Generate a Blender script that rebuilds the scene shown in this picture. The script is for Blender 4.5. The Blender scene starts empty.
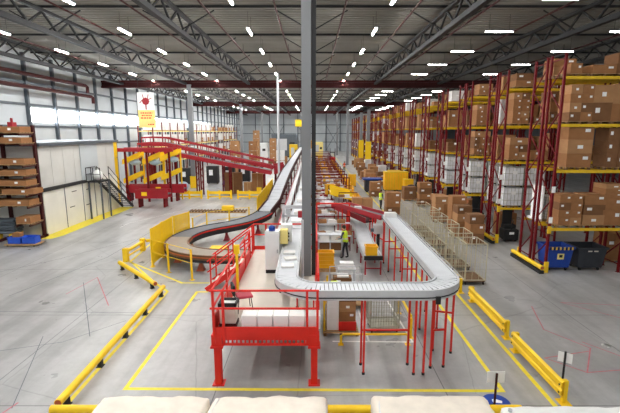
EXPO, WORLD = 2.28, .1
import bpy, bmesh, math, random
from mathutils import Vector, Matrix
from math import sin, cos, tan, pi, radians, atan2, sqrt
random.seed(11)
SC = bpy.context.scene
C = SC.collection
R = random.uniform

# ------------------------------------------------------------------ materials
def mat(name, rgb, rough=0.6, metal=0.0, var=0.12, scale=3.0, bump=0.0, coord='Object', spec=0.5, emit=0.0, ecol=None):
    m = bpy.data.materials.new(name); m.use_nodes = True
    nt = m.node_tree; b = nt.nodes['Principled BSDF']
    b.inputs['Roughness'].default_value = rough
    b.inputs['Metallic'].default_value = metal
    b.inputs['Specular IOR Level'].default_value = spec
    tc = nt.nodes.new('ShaderNodeTexCoord'); nz = nt.nodes.new('ShaderNodeTexNoise')
    nz.inputs['Scale'].default_value = scale; nz.inputs['Detail'].default_value = 4
    nt.links.new(tc.outputs[coord], nz.inputs['Vector'])
    rp = nt.nodes.new('ShaderNodeValToRGB')
    lo = [max(0, c * (1 - var)) for c in rgb]; hi = [min(1, c * (1 + var)) for c in rgb]
    rp.color_ramp.elements[0].color = (*lo, 1); rp.color_ramp.elements[1].color = (*hi, 1)
    rp.color_ramp.elements[0].position = .3; rp.color_ramp.elements[1].position = .7
    nt.links.new(nz.outputs['Fac'], rp.inputs['Fac']); nt.links.new(rp.outputs['Color'], b.inputs['Base Color'])
    if bump:
        bp = nt.nodes.new('ShaderNodeBump'); bp.inputs['Strength'].default_value = bump; bp.inputs['Distance'].default_value = .02
        nt.links.new(nz.outputs['Fac'], bp.inputs['Height']); nt.links.new(bp.outputs['Normal'], b.inputs['Normal'])
    if emit:
        b.inputs['Emission Color'].default_value = (*(ecol or rgb), 1); b.inputs['Emission Strength'].default_value = emit
    return m
def s(r, g, b):  # sRGB 0..255 to linear
    f = lambda c: c / 12.92 if c <= .04045 else ((c + .055) / 1.055) ** 2.4
    return tuple(f(x / 255) for x in (r, g, b))

M = {}
def defm(k, *a, **kw): M[k] = mat(k, *a, **kw)
defm('white_wall', s(190, 196, 200), .7, var=.05, scale=.6)
defm('beige_panel', s(222, 219, 210), .6, var=.06, scale=.8)
defm('grey_panel', s(204, 203, 199), .6, var=.06, scale=.8)
defm('steel_dark', s(24, 25, 28), .65, .0, var=.12, scale=2)
defm('steel_blue', s(84, 92, 100), .5, .2, var=.1, scale=2)
defm('column_grey', s(122, 124, 127), .55, var=.05, scale=1)
defm('black_matt', s(28, 28, 30), .6, var=.2)
defm('roof_deck', s(142, 140, 133), .8, var=.14, scale=.35)
defm('dark_red', s(62, 22, 22), .6, var=.15, spec=.2)
defm('rack_red', s(104, 10, 18), .6, var=.12, spec=.2)
defm('bright_red', s(222, 36, 24), .42, var=.06)
defm('conv_red', s(158, 20, 36), .42, var=.1)
defm('yellow', s(255, 208, 20), .45, var=.06)
defm('yellow_line', s(243, 224, 60), .55, var=.08, scale=6)
defm('beam_yellow', s(232, 190, 22), .45, var=.08)
defm('white_line', s(236, 236, 232), .55, var=.06)
defm('pink_line', s(196, 112, 122), .6, var=.15, scale=6)
defm('carton', s(156, 110, 72), .8, spec=.2, var=.1, scale=2.5)
defm('carton_pale', s(174, 130, 90), .8, spec=.2, var=.08, scale=2.5)
defm('carton_dark', s(126, 89, 60), .8, spec=.2, var=.1, scale=2.5)
defm('tape', s(196, 164, 122), .5, var=.05)
defm('paper', s(250, 250, 249), .6, var=.03)
defm('wood', s(178, 142, 98), .8, var=.2, scale=8)
defm('wood_dark', s(120, 92, 64), .8, var=.2, scale=8)
defm('film_white', s(226, 224, 222), .35, var=.06, scale=5, bump=.3)
defm('cream', s(236, 226, 212), .55, var=.07, scale=3, bump=.5)
defm('cloth_white', s(240, 240, 238), .5, var=.03, scale=6, bump=.35)
defm('mesh_white', s(236, 238, 242), .5, var=.1, scale=4)
defm('blue', s(22, 64, 156), .45, var=.1)
defm('blue_crate', s(38, 88, 206), .45, var=.08)
defm('bin_black', s(44, 47, 54), .5, var=.15)
defm('rubber', s(30, 30, 30), .8, var=.2)
defm('belt_dark', s(92, 96, 102), .55, var=.08, scale=2)
defm('belt_brown', s(146, 134, 120), .55, var=.08, scale=2)
defm('belt_grey', s(178, 182, 188), .45, var=.06, scale=2)
defm('belt_white', s(212, 215, 220), .4, var=.05, scale=2)
defm('alu', s(200, 202, 206), .35, .6, var=.06)
defm('alu_white', s(198, 200, 204), .4, .1, var=.04)
defm('galv', s(170, 168, 152), .4, .5, var=.1)
defm('far_wall', s(58, 60, 63), .7, var=.1, scale=.4)  # right wall tone darkened to imitate the shaded depth behind the racks
defm('gold_wire', s(210, 204, 178), .4, .5, var=.1)
defm('deck_beige', s(214, 206, 194), .6, var=.06, scale=1.5, bump=.05)
defm('machine_white', s(228, 229, 230), .4, var=.03)
defm('orange_foot', s(190, 92, 52), .5, var=.1)
defm('orange_side', s(214, 120, 66), .5, var=.1)
defm('chair_red', s(186, 50, 72), .6, var=.08)
defm('hivis', s(214, 240, 50), .6, var=.06)
defm('hivis_orange', s(240, 96, 44), .6, var=.06)
defm('skin', s(206, 156, 128), .6, var=.05)
defm('trousers', s(38, 40, 48), .8, var=.15)
defm('shirt', s(70, 74, 84), .8, var=.1)
defm('hair', s(40, 30, 26), .7, var=.2)
defm('reflect', s(222, 222, 220), .3, var=.02)
defm('pale_yellow', s(244, 224, 140), .6, var=.06)
defm('orange_brown', s(214, 152, 40), .5, var=.06)
defm('tote_yellow', s(252, 188, 28), .45, var=.06)
defm('belt_side', s(120, 86, 58), .5, var=.1)
defm('light_blue', s(170, 196, 216), .5, var=.1)
defm('tube_glow', (1, 1, 1), .5, emit=112, ecol=(1, .99, .96))
defm('tube_glow_soft', (1, 1, 1), .5, emit=14, ecol=(1, .99, .96))
defm('daylight', (1, 1, 1), .5, emit=5, ecol=(.93, .97, 1))

def floor_material():
    m = bpy.data.materials.new('polished_concrete'); m.use_nodes = True
    nt = m.node_tree; N = nt.nodes.new; L = nt.links.new; b = nt.nodes['Principled BSDF']
    tc = N('ShaderNodeTexCoord')
    def noise(scale, det=5, rough=.6):
        n = N('ShaderNodeTexNoise'); n.inputs['Scale'].default_value = scale; n.inputs['Detail'].default_value = det
        n.inputs['Roughness'].default_value = rough; L(tc.outputs['Object'], n.inputs['Vector']); return n
    def ramp(src, p0, c0, p1, c1):
        r = N('ShaderNodeValToRGB'); r.color_ramp.elements[0].position = p0; r.color_ramp.elements[1].position = p1
        r.color_ramp.elements[0].color = (*c0, 1); r.color_ramp.elements[1].color = (*c1, 1); L(src, r.inputs['Fac']); return r.outputs['Color']
    def mix(kind, fac, a, c):
        x = N('ShaderNodeMix'); x.data_type = 'RGBA'; x.blend_type = kind; x.inputs['Factor'].default_value = fac
        L(a, x.inputs['A']); L(c, x.inputs['B']); return x.outputs['Result']
    base = ramp(noise(.22, 6).outputs['Fac'], .32, s(158, 158, 158), .68, s(192, 192, 192))
    fine = ramp(noise(2.4, 8, .75).outputs['Fac'], .3, (.8, .8, .8), .62, (1, 1, 1))
    col = mix('MULTIPLY', .7, base, fine)
    # slab joints
    br = N('ShaderNodeTexBrick'); br.offset = 0; br.inputs['Scale'].default_value = 1
    br.inputs['Brick Width'].default_value = 6.2; br.inputs['Row Height'].default_value = 5.4
    br.inputs['Mortar Size'].default_value = .018; br.inputs['Mortar Smooth'].default_value = .3
    br.inputs['Color1'].default_value = br.inputs['Color2'].default_value = (1, 1, 1, 1); br.inputs['Mortar'].default_value = (.45, .45, .46, 1)
    mp = N('ShaderNodeMapping'); mp.inputs['Location'].default_value = (2.6, 1.1, 0); L(tc.outputs['Object'], mp.inputs['Vector']); L(mp.outputs['Vector'], br.inputs['Vector'])
    col = mix('MULTIPLY', 1, col, br.outputs['Color'])
    # hairline cracks
    vo = N('ShaderNodeTexVoronoi'); vo.feature = 'DISTANCE_TO_EDGE'; vo.inputs['Scale'].default_value = .17
    wn = noise(.7, 3); mv = N('ShaderNodeMix'); mv.data_type = 'RGBA'; mv.blend_type = 'LINEAR_LIGHT'; mv.inputs['Factor'].default_value = .06
    L(tc.outputs['Object'], mv.inputs['A']); L(wn.outputs['Color'], mv.inputs['B']); L(mv.outputs['Result'], vo.inputs['Vector'])
    cr = ramp(vo.outputs['Distance'], .0, (.7, .7, .7), .004, (1, 1, 1))
    col = mix('MULTIPLY', .8, col, cr)
    # tyre wear streaks lying along the aisle
    mp2 = N('ShaderNodeMapping'); mp2.inputs['Scale'].default_value = (1.6, .12, 1); mp2.inputs['Rotation'].default_value = (0, 0, .12)
    L(tc.outputs['Object'], mp2.inputs['Vector']); n2 = N('ShaderNodeTexNoise'); n2.inputs['Scale'].default_value = .8; n2.inputs['Detail'].default_value = 6
    L(mp2.outputs['Vector'], n2.inputs['Vector'])
    st = ramp(n2.outputs['Fac'], .36, (.68, .67, .66), .56, (1, 1, 1))
    col = mix('MULTIPLY', .75, col, st)
    L(col, b.inputs['Base Color'])
    rr = ramp(noise(.5, 4).outputs['Fac'], .3, (.26,) * 3, .7, (.42,) * 3); L(rr, b.inputs['Roughness'])
    b.inputs['Specular IOR Level'].default_value = .55
    return m
M['floor'] = floor_material()

# ------------------------------------------------------------------ mesh builder
class MB:
    def __init__(self): self.v = []; self.f = []; self.m = []
    def _add(self, vs, fs, mi=0):
        n = len(self.v); self.v += [tuple(x) for x in vs]; self.f += [tuple(n + i for i in f) for f in fs]; self.m += [mi] * len(fs); return self
    def box(self, c, d, mi=0, rz=0.0):
        x, y, z = (k / 2 for k in d); cs, sn = cos(rz), sin(rz); vs = []
        for dz in (-z, z):
            for dx, dy in ((-x, -y), (x, -y), (x, y), (-x, y)):
                vs.append((c[0] + dx * cs - dy * sn, c[1] + dx * sn + dy * cs, c[2] + dz))
        return self._add(vs, [(3, 2, 1, 0), (4, 5, 6, 7), (0, 1, 5, 4), (1, 2, 6, 5), (2, 3, 7, 6), (3, 0, 4, 7)], mi)
    def b2(self, x0, x1, y0, y1, z0, z1, mi=0):
        return self.box(((x0 + x1) / 2, (y0 + y1) / 2, (z0 + z1) / 2), (abs(x1 - x0), abs(y1 - y0), abs(z1 - z0)), mi)
    def bar(self, p, q, w, h=None, mi=0):
        h = h or w; p, q = Vector(p), Vector(q); d = (q - p).normalized()
        up = Vector((0, 0, 1)) if abs(d.z) < .95 else Vector((0, 1, 0))
        a = d.cross(up).normalized(); b = a.cross(d).normalized(); vs = []
        for o in (p, q):
            for i, j in ((-1, -1), (1, -1), (1, 1), (-1, 1)): vs.append(o + a * (i * w / 2) + b * (j * h / 2))
        return self._add(vs, [(0, 1, 2, 3), (7, 6, 5, 4), (0, 4, 5, 1), (1, 5, 6, 2), (2, 6, 7, 3), (3, 7, 4, 0)], mi)
    def tube(self, pts, r, n=8, mi=0, r2=None, cap=True):
        pts = [Vector(p) for p in pts]; rings = []; k = len(pts)
        for i, p in enumerate(pts):
            d = (pts[min(i + 1, k - 1)] - pts[max(i - 1, 0)]).normalized()
            up = Vector((0, 0, 1)) if abs(d.z) < .9 else Vector((1, 0, 0))
            a = d.cross(up).normalized(); b = a.cross(d); rad = r if r2 is None else r + (r2 - r) * i / (k - 1)
            rings.append([p + a * (rad * cos(2 * pi * j / n)) + b * (rad * sin(2 * pi * j / n)) for j in range(n)])
        fs = []
        for i in range(k - 1):
            for j in range(n):
                fs.append((i * n + j, i * n + (j + 1) % n, (i + 1) * n + (j + 1) % n, (i + 1) * n + j))
        if cap: fs += [tuple(range(n))[::-1], tuple((k - 1) * n + j for j in range(n))]
        return self._add([v for r_ in rings for v in r_], fs, mi)
    def prism(self, poly, z0, z1, mi=0):
        n = len(poly); vs = [(x, y, z0) for x, y in poly] + [(x, y, z1) for x, y in poly]
        return self._add(vs, [tuple(range(n))[::-1], tuple(range(n, 2 * n))] + [(i, (i + 1) % n, n + (i + 1) % n, n + i) for i in range(n)], mi)
    def sweep(self, path, a, b, z0, z1, mi=0):      # box section between lateral offsets a..b along a path
        P_ = [Vector(p) for p in path]; k = len(P_); vs = []
        for i, p in enumerate(P_):
            d = P_[min(i + 1, k - 1)] - P_[max(i - 1, 0)]; n = Vector((-d.y, d.x, 0)).normalized()
            for o, z in ((a, z0), (b, z0), (b, z1), (a, z1)): vs.append(p + n * o + Vector((0, 0, z)))
        fs = [(0, 1, 2, 3), tuple(4 * (k - 1) + j for j in (3, 2, 1, 0))]
        for i in range(k - 1):
            for j in range(4): fs.append((4 * i + j, 4 * i + 4 + j, 4 * i + 4 + (j + 1) % 4, 4 * i + (j + 1) % 4))
        return self._add(vs, fs, mi)
    def slats(self, path, w, pitch, length, z0, z1, mi=0):
        P_ = [Vector(p) for p in path]; acc = 0; nxt = pitch / 2
        for p, q in zip(P_, P_[1:]):
            L_ = (q - p).length; d = (q - p).normalized()
            while nxt <= acc + L_:
                c = p + d * (nxt - acc); n = Vector((-d.y, d.x, 0)).normalized()
                self.bar(c + n * (-w / 2) + Vector((0, 0, (z0 + z1) / 2)), c + n * (w / 2) + Vector((0, 0, (z0 + z1) / 2)), length, z1 - z0, mi)
                nxt += pitch
            acc += L_
        return self
    def ball(self, c, r, mi=0, n=10, k=6):
        c = Vector(c); r = (r, r, r) if not hasattr(r, '__len__') else r; vs = []; fs = []
        for i in range(1, k):
            for j in range(n):
                t = pi * i / k; a = 2 * pi * j / n; vs.append((c.x + r[0] * sin(t) * cos(a), c.y + r[1] * sin(t) * sin(a), c.z + r[2] * cos(t)))
        top = len(vs); vs += [(c.x, c.y, c.z + r[2]), (c.x, c.y, c.z - r[2])]
        for i in range(k - 2):
            for j in range(n): fs.append((i * n + j, (i + 1) * n + j, (i + 1) * n + (j + 1) % n, i * n + (j + 1) % n))
        for j in range(n): fs.append((top, j, (j + 1) % n)); fs.append((top + 1, (k - 2) * n + (j + 1) % n, (k - 2) * n + j))
        return self._add(vs, fs, mi)
    def build(self, name, mats, parent=None, loc=(0, 0, 0), rz=0, bev=0, smooth=False):
        me = bpy.data.meshes.new(name); me.from_pydata(self.v, [], self.f)
        for x in (mats if isinstance(mats, (list, tuple)) else [mats]): me.materials.append(M[x] if isinstance(x, str) else x)
        me.polygons.foreach_set('material_index', self.m)
        bm = bmesh.new(); bm.from_mesh(me); bmesh.ops.recalc_face_normals(bm, faces=bm.faces); bm.to_mesh(me); bm.free()
        if smooth: me.polygons.foreach_set('use_smooth', [True] * len(me.polygons))
        me.update(); o = bpy.data.objects.new(name, me); C.objects.link(o); o.location = loc; o.rotation_euler = (0, 0, rz)
        if parent: o.parent = parent
        if bev:
            b = o.modifiers.new('bevel', 'BEVEL'); b.width = bev; b.segments = 2; b.limit_method = 'ANGLE'
        return o
def box(*a, **k): return MB().box(*a, **k)
def b2(*a, **k): return MB().b2(*a, **k)
def tag(o, label, cat, group=None, kind=None):
    o['label'] = label; o['category'] = cat
    if group: o['group'] = group
    if kind: o['kind'] = kind
    return o
def thing(name, label, cat, loc=(0, 0, 0), rz=0, group=None):
    o = bpy.data.objects.new(name, None); o.empty_display_size = .2; C.objects.link(o); o.location = loc; o.rotation_euler = (0, 0, rz)
    return tag(o, label, cat, group)
def struct(o, label, cat): return tag(o, label, cat, None, 'structure')
CH = {}
def kids(o):
    return [c for c in o.children]
def dup(o, loc, rz=0.0, label=None, scale=None, group=None, parent=None):
    c = o.copy(); C.objects.link(c)
    if parent is not None: c.parent = parent
    else:
        c.location = loc; c.rotation_euler = (0, 0, rz)
        if label: c['label'] = label
        if group: c['group'] = group
        if scale: c.scale = scale
    for ch in CHILDREN.get(o.name, []): dup(ch, None, parent=c)
    return c
CHILDREN = {}
def proto(o):   # remember the tree of a prototype, so copies need no scene search
    def rec(x):
        CHILDREN[x.name] = kids(x)
        for k in kids(x): rec(k)
    rec(o); return o
USED = set()
def first_or_dup(p, loc, rz=0.0, label=None, scale=None, group=None):
    if p.name not in USED:
        USED.add(p.name); p.location = loc; p.rotation_euler = (0, 0, rz)
        if label: p['label'] = label
        if group: p['group'] = group
        if scale: p.scale = scale
        return p
    return dup(p, loc, rz, label, scale, group)
ORD = ['first', 'second', 'third', 'fourth', 'fifth', 'sixth', 'seventh', 'eighth', 'ninth', 'tenth', 'eleventh', 'twelfth', 'thirteenth', 'fourteenth',
       'fifteenth', 'sixteenth', 'seventeenth', 'eighteenth', 'nineteenth', 'twentieth', 'twenty-first', 'twenty-second', 'twenty-third', 'twenty-fourth', 'twenty-fifth', 'twenty-sixth', 'twenty-seventh', 'twenty-eighth', 'twenty-ninth', 'thirtieth']
def spline(pts, n=8):
    P_ = [Vector(p) for p in pts]; out = []
    for i in range(len(P_) - 1):
        a = P_[max(i - 1, 0)]; b = P_[i]; c = P_[i + 1]; d = P_[min(i + 2, len(P_) - 1)]
        for k in range(n):
            t = k / n; out.append(.5 * ((2 * b) + (c - a) * t + (2 * a - 5 * b + 4 * c - d) * t * t + (3 * b - a - 3 * c + d) * t ** 3))
    out.append(P_[-1]); return out
# ------------------------------------------------------------------ camera, world
H = 6.9; TH = radians(10.1); F = 421.0
cam = bpy.data.cameras.new('camera'); co = bpy.data.objects.new('camera', cam); C.objects.link(co); SC.camera = co
cam.sensor_fit = 'HORIZONTAL'; cam.sensor_width = 36; cam.lens = F / 620 * 36; cam.clip_end = 400
co.location = (0, 0, H); co.rotation_euler = (pi / 2 - TH, 0, 0); cam.shift_x = -2 / 620
w = bpy.data.worlds.new('world'); SC.world = w; w.use_nodes = True
bg = w.node_tree.nodes['Background']; bg.inputs['Color'].default_value = (.93, .97, 1, 1); bg.inputs['Strength'].default_value = WORLD
SC.view_settings.view_transform = 'Standard'; SC.view_settings.look = 'None'; SC.view_settings.gamma = 1
SC.view_settings.exposure = EXPO

# ------------------------------------------------------------------ room shell
XL, XR, YB, YF = -25.0, 46.0, -6.0, 152.0
struct(b2(XL, XR, YB, YF, -.3, 0).build('floor', 'floor'), 'grey polished concrete hall floor', 'floor')
mb = MB()
prof = []; y = YB; P0 = .5
while y < YF:
    prof += [(y, 13.95), (y + .16, 13.95), (y + .21, 13.87), (y + .41, 13.87), (y + .46, 13.95)]; y += P0
vs = [(XL, a, b) for a, b in prof] + [(XR, a, b) for a, b in prof]; n = len(prof)
mb._add(vs, [(i, i + 1, n + i + 1, n + i) for i in range(n - 1)])
mb.b2(XL, XR, YB, YF, 13.96, 14.1)
struct(mb.build('ceiling', 'roof_deck'), 'corrugated pale roof deck over the whole hall', 'ceiling')
# left wall, with a strip of windows left open
WY0, WY1, WZ0, WZ1 = 37.8, 101.8, 7.7, 9.0
mb = MB(); mb.b2(XL - .2, XL, YB, YF, 0, WZ0).b2(XL - .2, XL, YB, YF, WZ1, 14).b2(XL - .2, XL, YB, WY0, WZ0, WZ1).b2(XL - .2, XL, WY1, YF, WZ0, WZ1)
struct(mb.build('wall_left', 'white_wall'), 'white panelled side wall behind the pale cabin', 'wall')
struct(b2(XL, XR, YF, YF + .2, 0, 14).build('wall_back', 'white_wall'), 'white end wall at the far end of the hall', 'wall')
struct(b2(XR, XR + .2, YB, YF, 0, 14).build('wall_right', 'far_wall'), 'side wall hidden behind the red racks, darkened for their shaded depth', 'wall')
k = 0; y = WY0
while y < WY1 - .1:
    o = struct(b2(-.06, .0, .06, 3.94, 0, WZ1 - WZ0).build('window_%d' % (k + 1), 'alu_white', loc=(XL - .1, y, WZ0)), 'bright white daylight window, %s from the cabin in the wall strip' % ORD[k], 'window')
    b2(.0, .015, .1, 3.9, .04, WZ1 - WZ0 - .04).build('window_pane', 'daylight', o)
    k += 1; y += 4
# wall framing columns and girts
for i in range(36):
    y = 1.8 + 4 * i + .0
    struct(b2(-.14, .14, -.12, .12, 0, 13.6).build('wall_column', 'steel_blue', loc=(XL + .15, y, 0)), 'slim blue grey wall column, %s along the left wall' % ('number ' + str(i + 1) if i >= 30 else ORD[i]), 'column')
for k, z in enumerate((5.55, 7.35, 9.25, 11.1)):
    struct(b2(0, .14, YB, YF, -.1, .1).build('wall_beam', 'steel_blue', loc=(XL, 0, z)), 'horizontal grey rail on the left wall, %s from the bottom' % ORD[k], 'beam')
for k, x in enumerate((-20, -15, -10, -5, 0, 5, 10)):
    struct(b2(-.15, .15, -.15, .15, 0, 13.6).build('wall_column', 'steel_blue', loc=(x, YF - .2, 0)), 'slim grey column on the far end wall, %s from its left corner' % ORD[k], 'column')
for k, z in enumerate((3.2, 6.2, 9.2)):
    struct(b2(XL, 16, -.1, .1, -.1, .1).build('wall_beam', 'steel_blue', loc=(0, YF - .1, z)), 'horizontal grey rail on the far end wall, %s from the bottom' % ORD[k], 'beam')
for k, x in enumerate((-15, -5, 5)):
    struct(MB().bar((0, 0, .3), (5, 0, 9), .14).bar((5, 0, .3), (0, 0, 9), .14).build('wall_beam', 'steel_blue', loc=(x, YF - .4, 0)), 'crossed diagonal brace on the far end wall, %s from its left corner' % ORD[k], 'beam')

# roof trusses along the hall
NP = [4.2 + 7 * i for i in range(21)]
def truss():
    mb = MB(); mb.b2(-.15, .15, -5, 150, 12.36, 12.62).b2(-.12, .12, -5, 150, 13.45, 13.62)
    o = mb.build('roof_truss', 'steel_dark'); y = -5; up = True; d = MB()
    while y < 149:
        d.bar((0, y, 12.6 if up else 13.47), (0, y + 1.3, 13.47 if up else 12.6), .1); y += 1.3; up = not up
    d.build('web_bars', 'steel_dark', o)
    d = MB()
    for yp in NP:
        for sx in (-1, 1): d.bar((sx * 2.0, yp, 13.6), (sx * .1, yp, 12.55), .06)
    d.build('side_braces', 'steel_dark', o)
    return proto(o)
TR = truss()
for i, (x, l) in enumerate(((-22.5, 'dark steel roof truss running along beside the left wall'), (-15, 'dark steel roof truss above the pale cabin edge'), (-7.5, 'dark steel roof truss above the yellow pipe barriers on the left'),
             (0, 'dark steel roof truss straight above the grey centre column'), (7.5, 'dark steel roof truss above the wire roll cages'), (15, 'dark steel roof truss above the first bay of red racking'), (22.5, 'dark steel roof truss deep above the red racking'), (30, 'dark steel roof truss farthest right over the racks'))):
    struct(first_or_dup(TR, (x, 0, 0), label=l), l, 'truss')
for i, yp in enumerate(NP):
    struct(b2(XL, XR, -.04, .04, 13.74, 13.86).build('roof_beam', 'steel_dark', loc=(0, yp, 0)), 'thin dark roof purlin across the hall, %s from the camera end' % ORD[i], 'beam')
for i, yp in enumerate((51.8, 88.6, 125.4)):
    o = struct(MB().b2(XL, XR, -.2, .2, 12.62, 12.85).b2(XL, XR, -.2, .2, 12.0, 12.2).b2(XL, XR, -.05, .05, 12.2, 12.62).build('roof_girder_beam', 'dark_red', loc=(0, yp, 0)), 'dark red cross girder under the trusses, %s from the camera' % ORD[i], 'beam')
# grey hall columns
def column(x, y, w, l, h=12.4):
    o = MB().b2(-w / 2, w / 2, -w / 2, w / 2, 0, h).build('column', 'column_grey', loc=(x, y, 0))
    b2(-w / 2 - .12, w / 2 + .12, -w / 2 - .12, w / 2 + .12, 0, .04).build('base_plate', 'column_grey', o)
    struct(o, l, 'column'); return o
column(-.2, 15.2, .33, 'tall grey steel column rising through the red platform')
b2(-.075, .075, -.1, .1, 1.6, 12.4).build('cable_duct', 'black_matt', loc=(.06, 15.2, 0))
tag(bpy.data.objects['cable_duct'], 'black vertical cable duct fixed to the right of the grey centre column', 'cable duct')
for i, (x, y, l) in enumerate(((-14.6, 51.8, 'grey hall column with yellow foot guard beside the red sloping conveyor'), (-14.6, 88.6, 'grey hall column far behind the red sloping conveyor'), (-14.6, 125.4, 'grey hall column near the far left corner'), (-3.2, 125.4, 'grey hall column near the far end wall'), (7.4, 88.6, 'grey hall column at the far aisle before the racks'), (7.4, 125.4, 'farthest grey hall column beside the racks'))):
    c = column(x, y, .5, l)
    if i == 0:
        MB().b2(-.34, .34, -.36, -.3, 0, 1.5).b2(-.34, .34, .3, .36, 0, 1.5).b2(-.36, -.3, -.34, .34, 0, 1.5).b2(.3, .36, -.34, .34, 0, 1.5).build('foot_guard', 'yellow', c)
        b2(-.3, .3, -.27, -.25, 4.6, 5.2).build('notice', 'paper', c)
tag(MB().tube([(0, 0, 0), (0, 0, 12.4)], .11, 12).build('drain_pipe', 'alu_white', loc=(-3.3, 42, 0)), 'thin pale vertical pipe behind the rising grey belt', 'pipe')
# sprinkler pipes
for i, x in enumerate((-20.6, -16.9, -13.1, -9.4, -5.6, -1.9, 1.7, 5.4, 9.2, 13, 16.7, 20.5)):
    o = tag(MB().tube([(0, -4, 0), (0, 150, 0)], .055, 8).build('sprinkler_pipe', 'dark_red', loc=(x, 0, 13.25)), 'dark red sprinkler pipe under the roof, %s from the left wall' % ORD[i], 'pipe')
    for yy in (8, 36, 64, 99, 134): b2(-.015, .015, yy - .015, yy + .015, .04, .62).build('hanger', 'steel_dark', o)
for i, (y, z) in enumerate(((46, 11.65), (47, 10.6))):
    tag(MB().tube([(-23.9, -5, z), (-23.9, y, z), (-23.9, y + .3, z - .1), (-23.9, y + .3, z - .7)], .17, 10).build('wall_pipe', 'dark_red'), 'thick dark red water pipe along the left wall, %s one' % ('upper', 'lower')[i], 'pipe')

# tube lights
mb = box((0, 0, .05), (.16, 1.7, .07))
LP_ = thing('ceiling_light', 'x', 'light'); mb.build('housing', 'alu_white', LP_)
MB().b2(-.032, .032, -.82, .82, -.03, .015).build('glow_tube', 'tube_glow', LP_)
for yy in (-.6, .6): MB().bar((0, yy, .08), (0, yy, 1.0), .015).build('hanger', 'steel_dark', LP_)
proto(LP_)
LS_ = dup(LP_, (0, 0, 0)); g_ = [c for c in LS_.children if c.name.startswith('glow')][0]; g_.data = g_.data.copy(); g_.data.materials[0] = M['tube_glow_soft']; proto(LS_)
ROWS = ((-18.75, 'beside the left wall'), (-11.25, 'above the left floor area'), (-3.75, 'just left of the centre column'), (3.75, 'just right of the centre column'), (11.25, 'along the rack ends'), (18.75, 'deep over the racks'), (26.25, 'farthest over the racks'))
for j, (x, t) in enumerate(ROWS):
    for i in range(23):
        first_or_dup(LS_ if x > 8 else LP_, (x, 1.35 + 6.35 * i, 12.8), pi / 2 if x > 8 else 0, 'white tube light in the row %s, %s from the camera' % (t, ORD[i]), group='tube lights under the roof')

# ------------------------------------------------------------------ floor markings
def line(pts, wd, m, l, closed=False):
    mb = MB(); pts = [Vector((*p, 0)) for p in pts]; n = len(pts)
    for i in range(n if closed else n - 1):
        p, q = pts[i], pts[(i + 1) % n]; d = (q - p).normalized(); a = Vector((-d.y, d.x, 0)) * wd / 2; e = d * wd / 2
        z = Vector((0, 0, .004 + .0006 * (i % 2)))
        mb._add([p - e - a + z, q + e - a + z, q + e + a + z, p - e + a + z], [(0, 1, 2, 3)])
    return struct(mb.build('floor_marking', m), l, 'floor marking')
line([(-4.6, 17.45), (-5.02, 17.45), (-5.08, 10.42), (5.15, 10.32), (5.15, 27)], .12, 'yellow_line', 'yellow line round the red platform and conveyor area')
line([(-6.3, 9.9), (-6.33, 17.5), (-7.26, 18.55), (-9.6, 21.6)], .12, 'yellow_line', 'yellow line beside the long yellow pipe barrier on the left')
line([(-9.78, 21.74), (-6.01, 18.55), (-4.58, 18.55)], .12, 'yellow_line', 'yellow line in front of the horseshoe belt')
line([(-9.78, 21.74), (-10.14, 26.4)], .12, 'yellow_line', 'yellow line beside the tall yellow fence panels')
line([(6.2, 8.6), (6.3, 24), (6.3, 130)], .13, 'yellow_line', 'long yellow line down the main aisle')
line([(6.28, 9.2), (4.9, 9.2)], .1, 'yellow_line', 'short yellow line by the white notice on the floor')
line([(-14, 30), (-14, 31.4), (-9, 42)], .05, 'white_line', 'faint white line on the left floor')
struct(MB().prism([(-17.85, 27.6), (-17.85, 38.6), (-16.5, 38.6), (-16.75, 27.6), (-17.0, 26.7), (-18.6, 26.45), (-18.6, 27.6)], 0.002, .006).build('floor_marking', 'yellow_line'), 'solid yellow painted strip at the foot of the pale cabin', 'floor marking')
line([(.72, 13.05), (3.35, 13.0), (3.0, 18.2), (1.1, 18.4)], .07, 'white_line', 'white line round the parked wire trolley')
line([(1.9, 13.05), (1.75, 18.3)], .07, 'white_line', 'white line between the carton pallet and wire trolley')
line([(-20, 44.2), (-9, 44.2)], .18, 'white_line', 'white line near the low yellow guards')
line([(8.0, 11.2), (9.0, 12.6), (8.2, 13.9), (8.8, 15.9)], .04, 'pink_line', 'zigzag pink line on the floor right of the yellow guard rails')
line([(8.8, 12.4), (7.2, 12.0), (8.0, 11.2), (9.6, 11.4)], .04, 'pink_line', 'crooked pink line near the white post sign')
line([(9.0, 13.0), (10.2, 11.3)], .04, 'pink_line', 'short slanting pink line near the right guard rails')
line([(13.2, 15.9), (10.2, 16.3), (12.2, 14.2)], .04, 'pink_line', 'pink corner line in front of the black waste bin')
line([(-10.6, 17.2), (-10.3, 19.3), (-8.2, 16.0)], .04, 'pink_line', 'pink line bent beside the first yellow pipe barrier')
line([(-7.9, 8.6), (-7.6, 9.8)], .05, 'pink_line', 'short pink line at the near left corner')
line([(-12.9, 17.0), (-11.4, 22.6), (-11.2, 31)], .03, 'steel_blue', 'thin dark joint line running along the left floor')
line([(-9.2, 13.4), (-7.6, 9.6)], .02, 'steel_blue', 'short dark line at the near left floor corner')
line([(-7.6, 13.4), (-10.6, 18.6)], .025, 'steel_blue', 'thin grey line slanting towards the long pipe barrier')
line([(-16, 15.5), (-6.6, 15.3)], .022, 'steel_blue', 'thin grey joint line across the left floor')
line([(-18.5, 16.6), (-14.2, 21.8), (-11.5, 26.5)], .03, 'steel_blue', 'long faint joint line from the left edge towards the cabin')
line([(-14.5, 10.9), (-8.3, 13.0), (-6.9, 14.6)], .022, 'steel_blue', 'thin dark scratch from the left edge to the pipe barrier')
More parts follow.
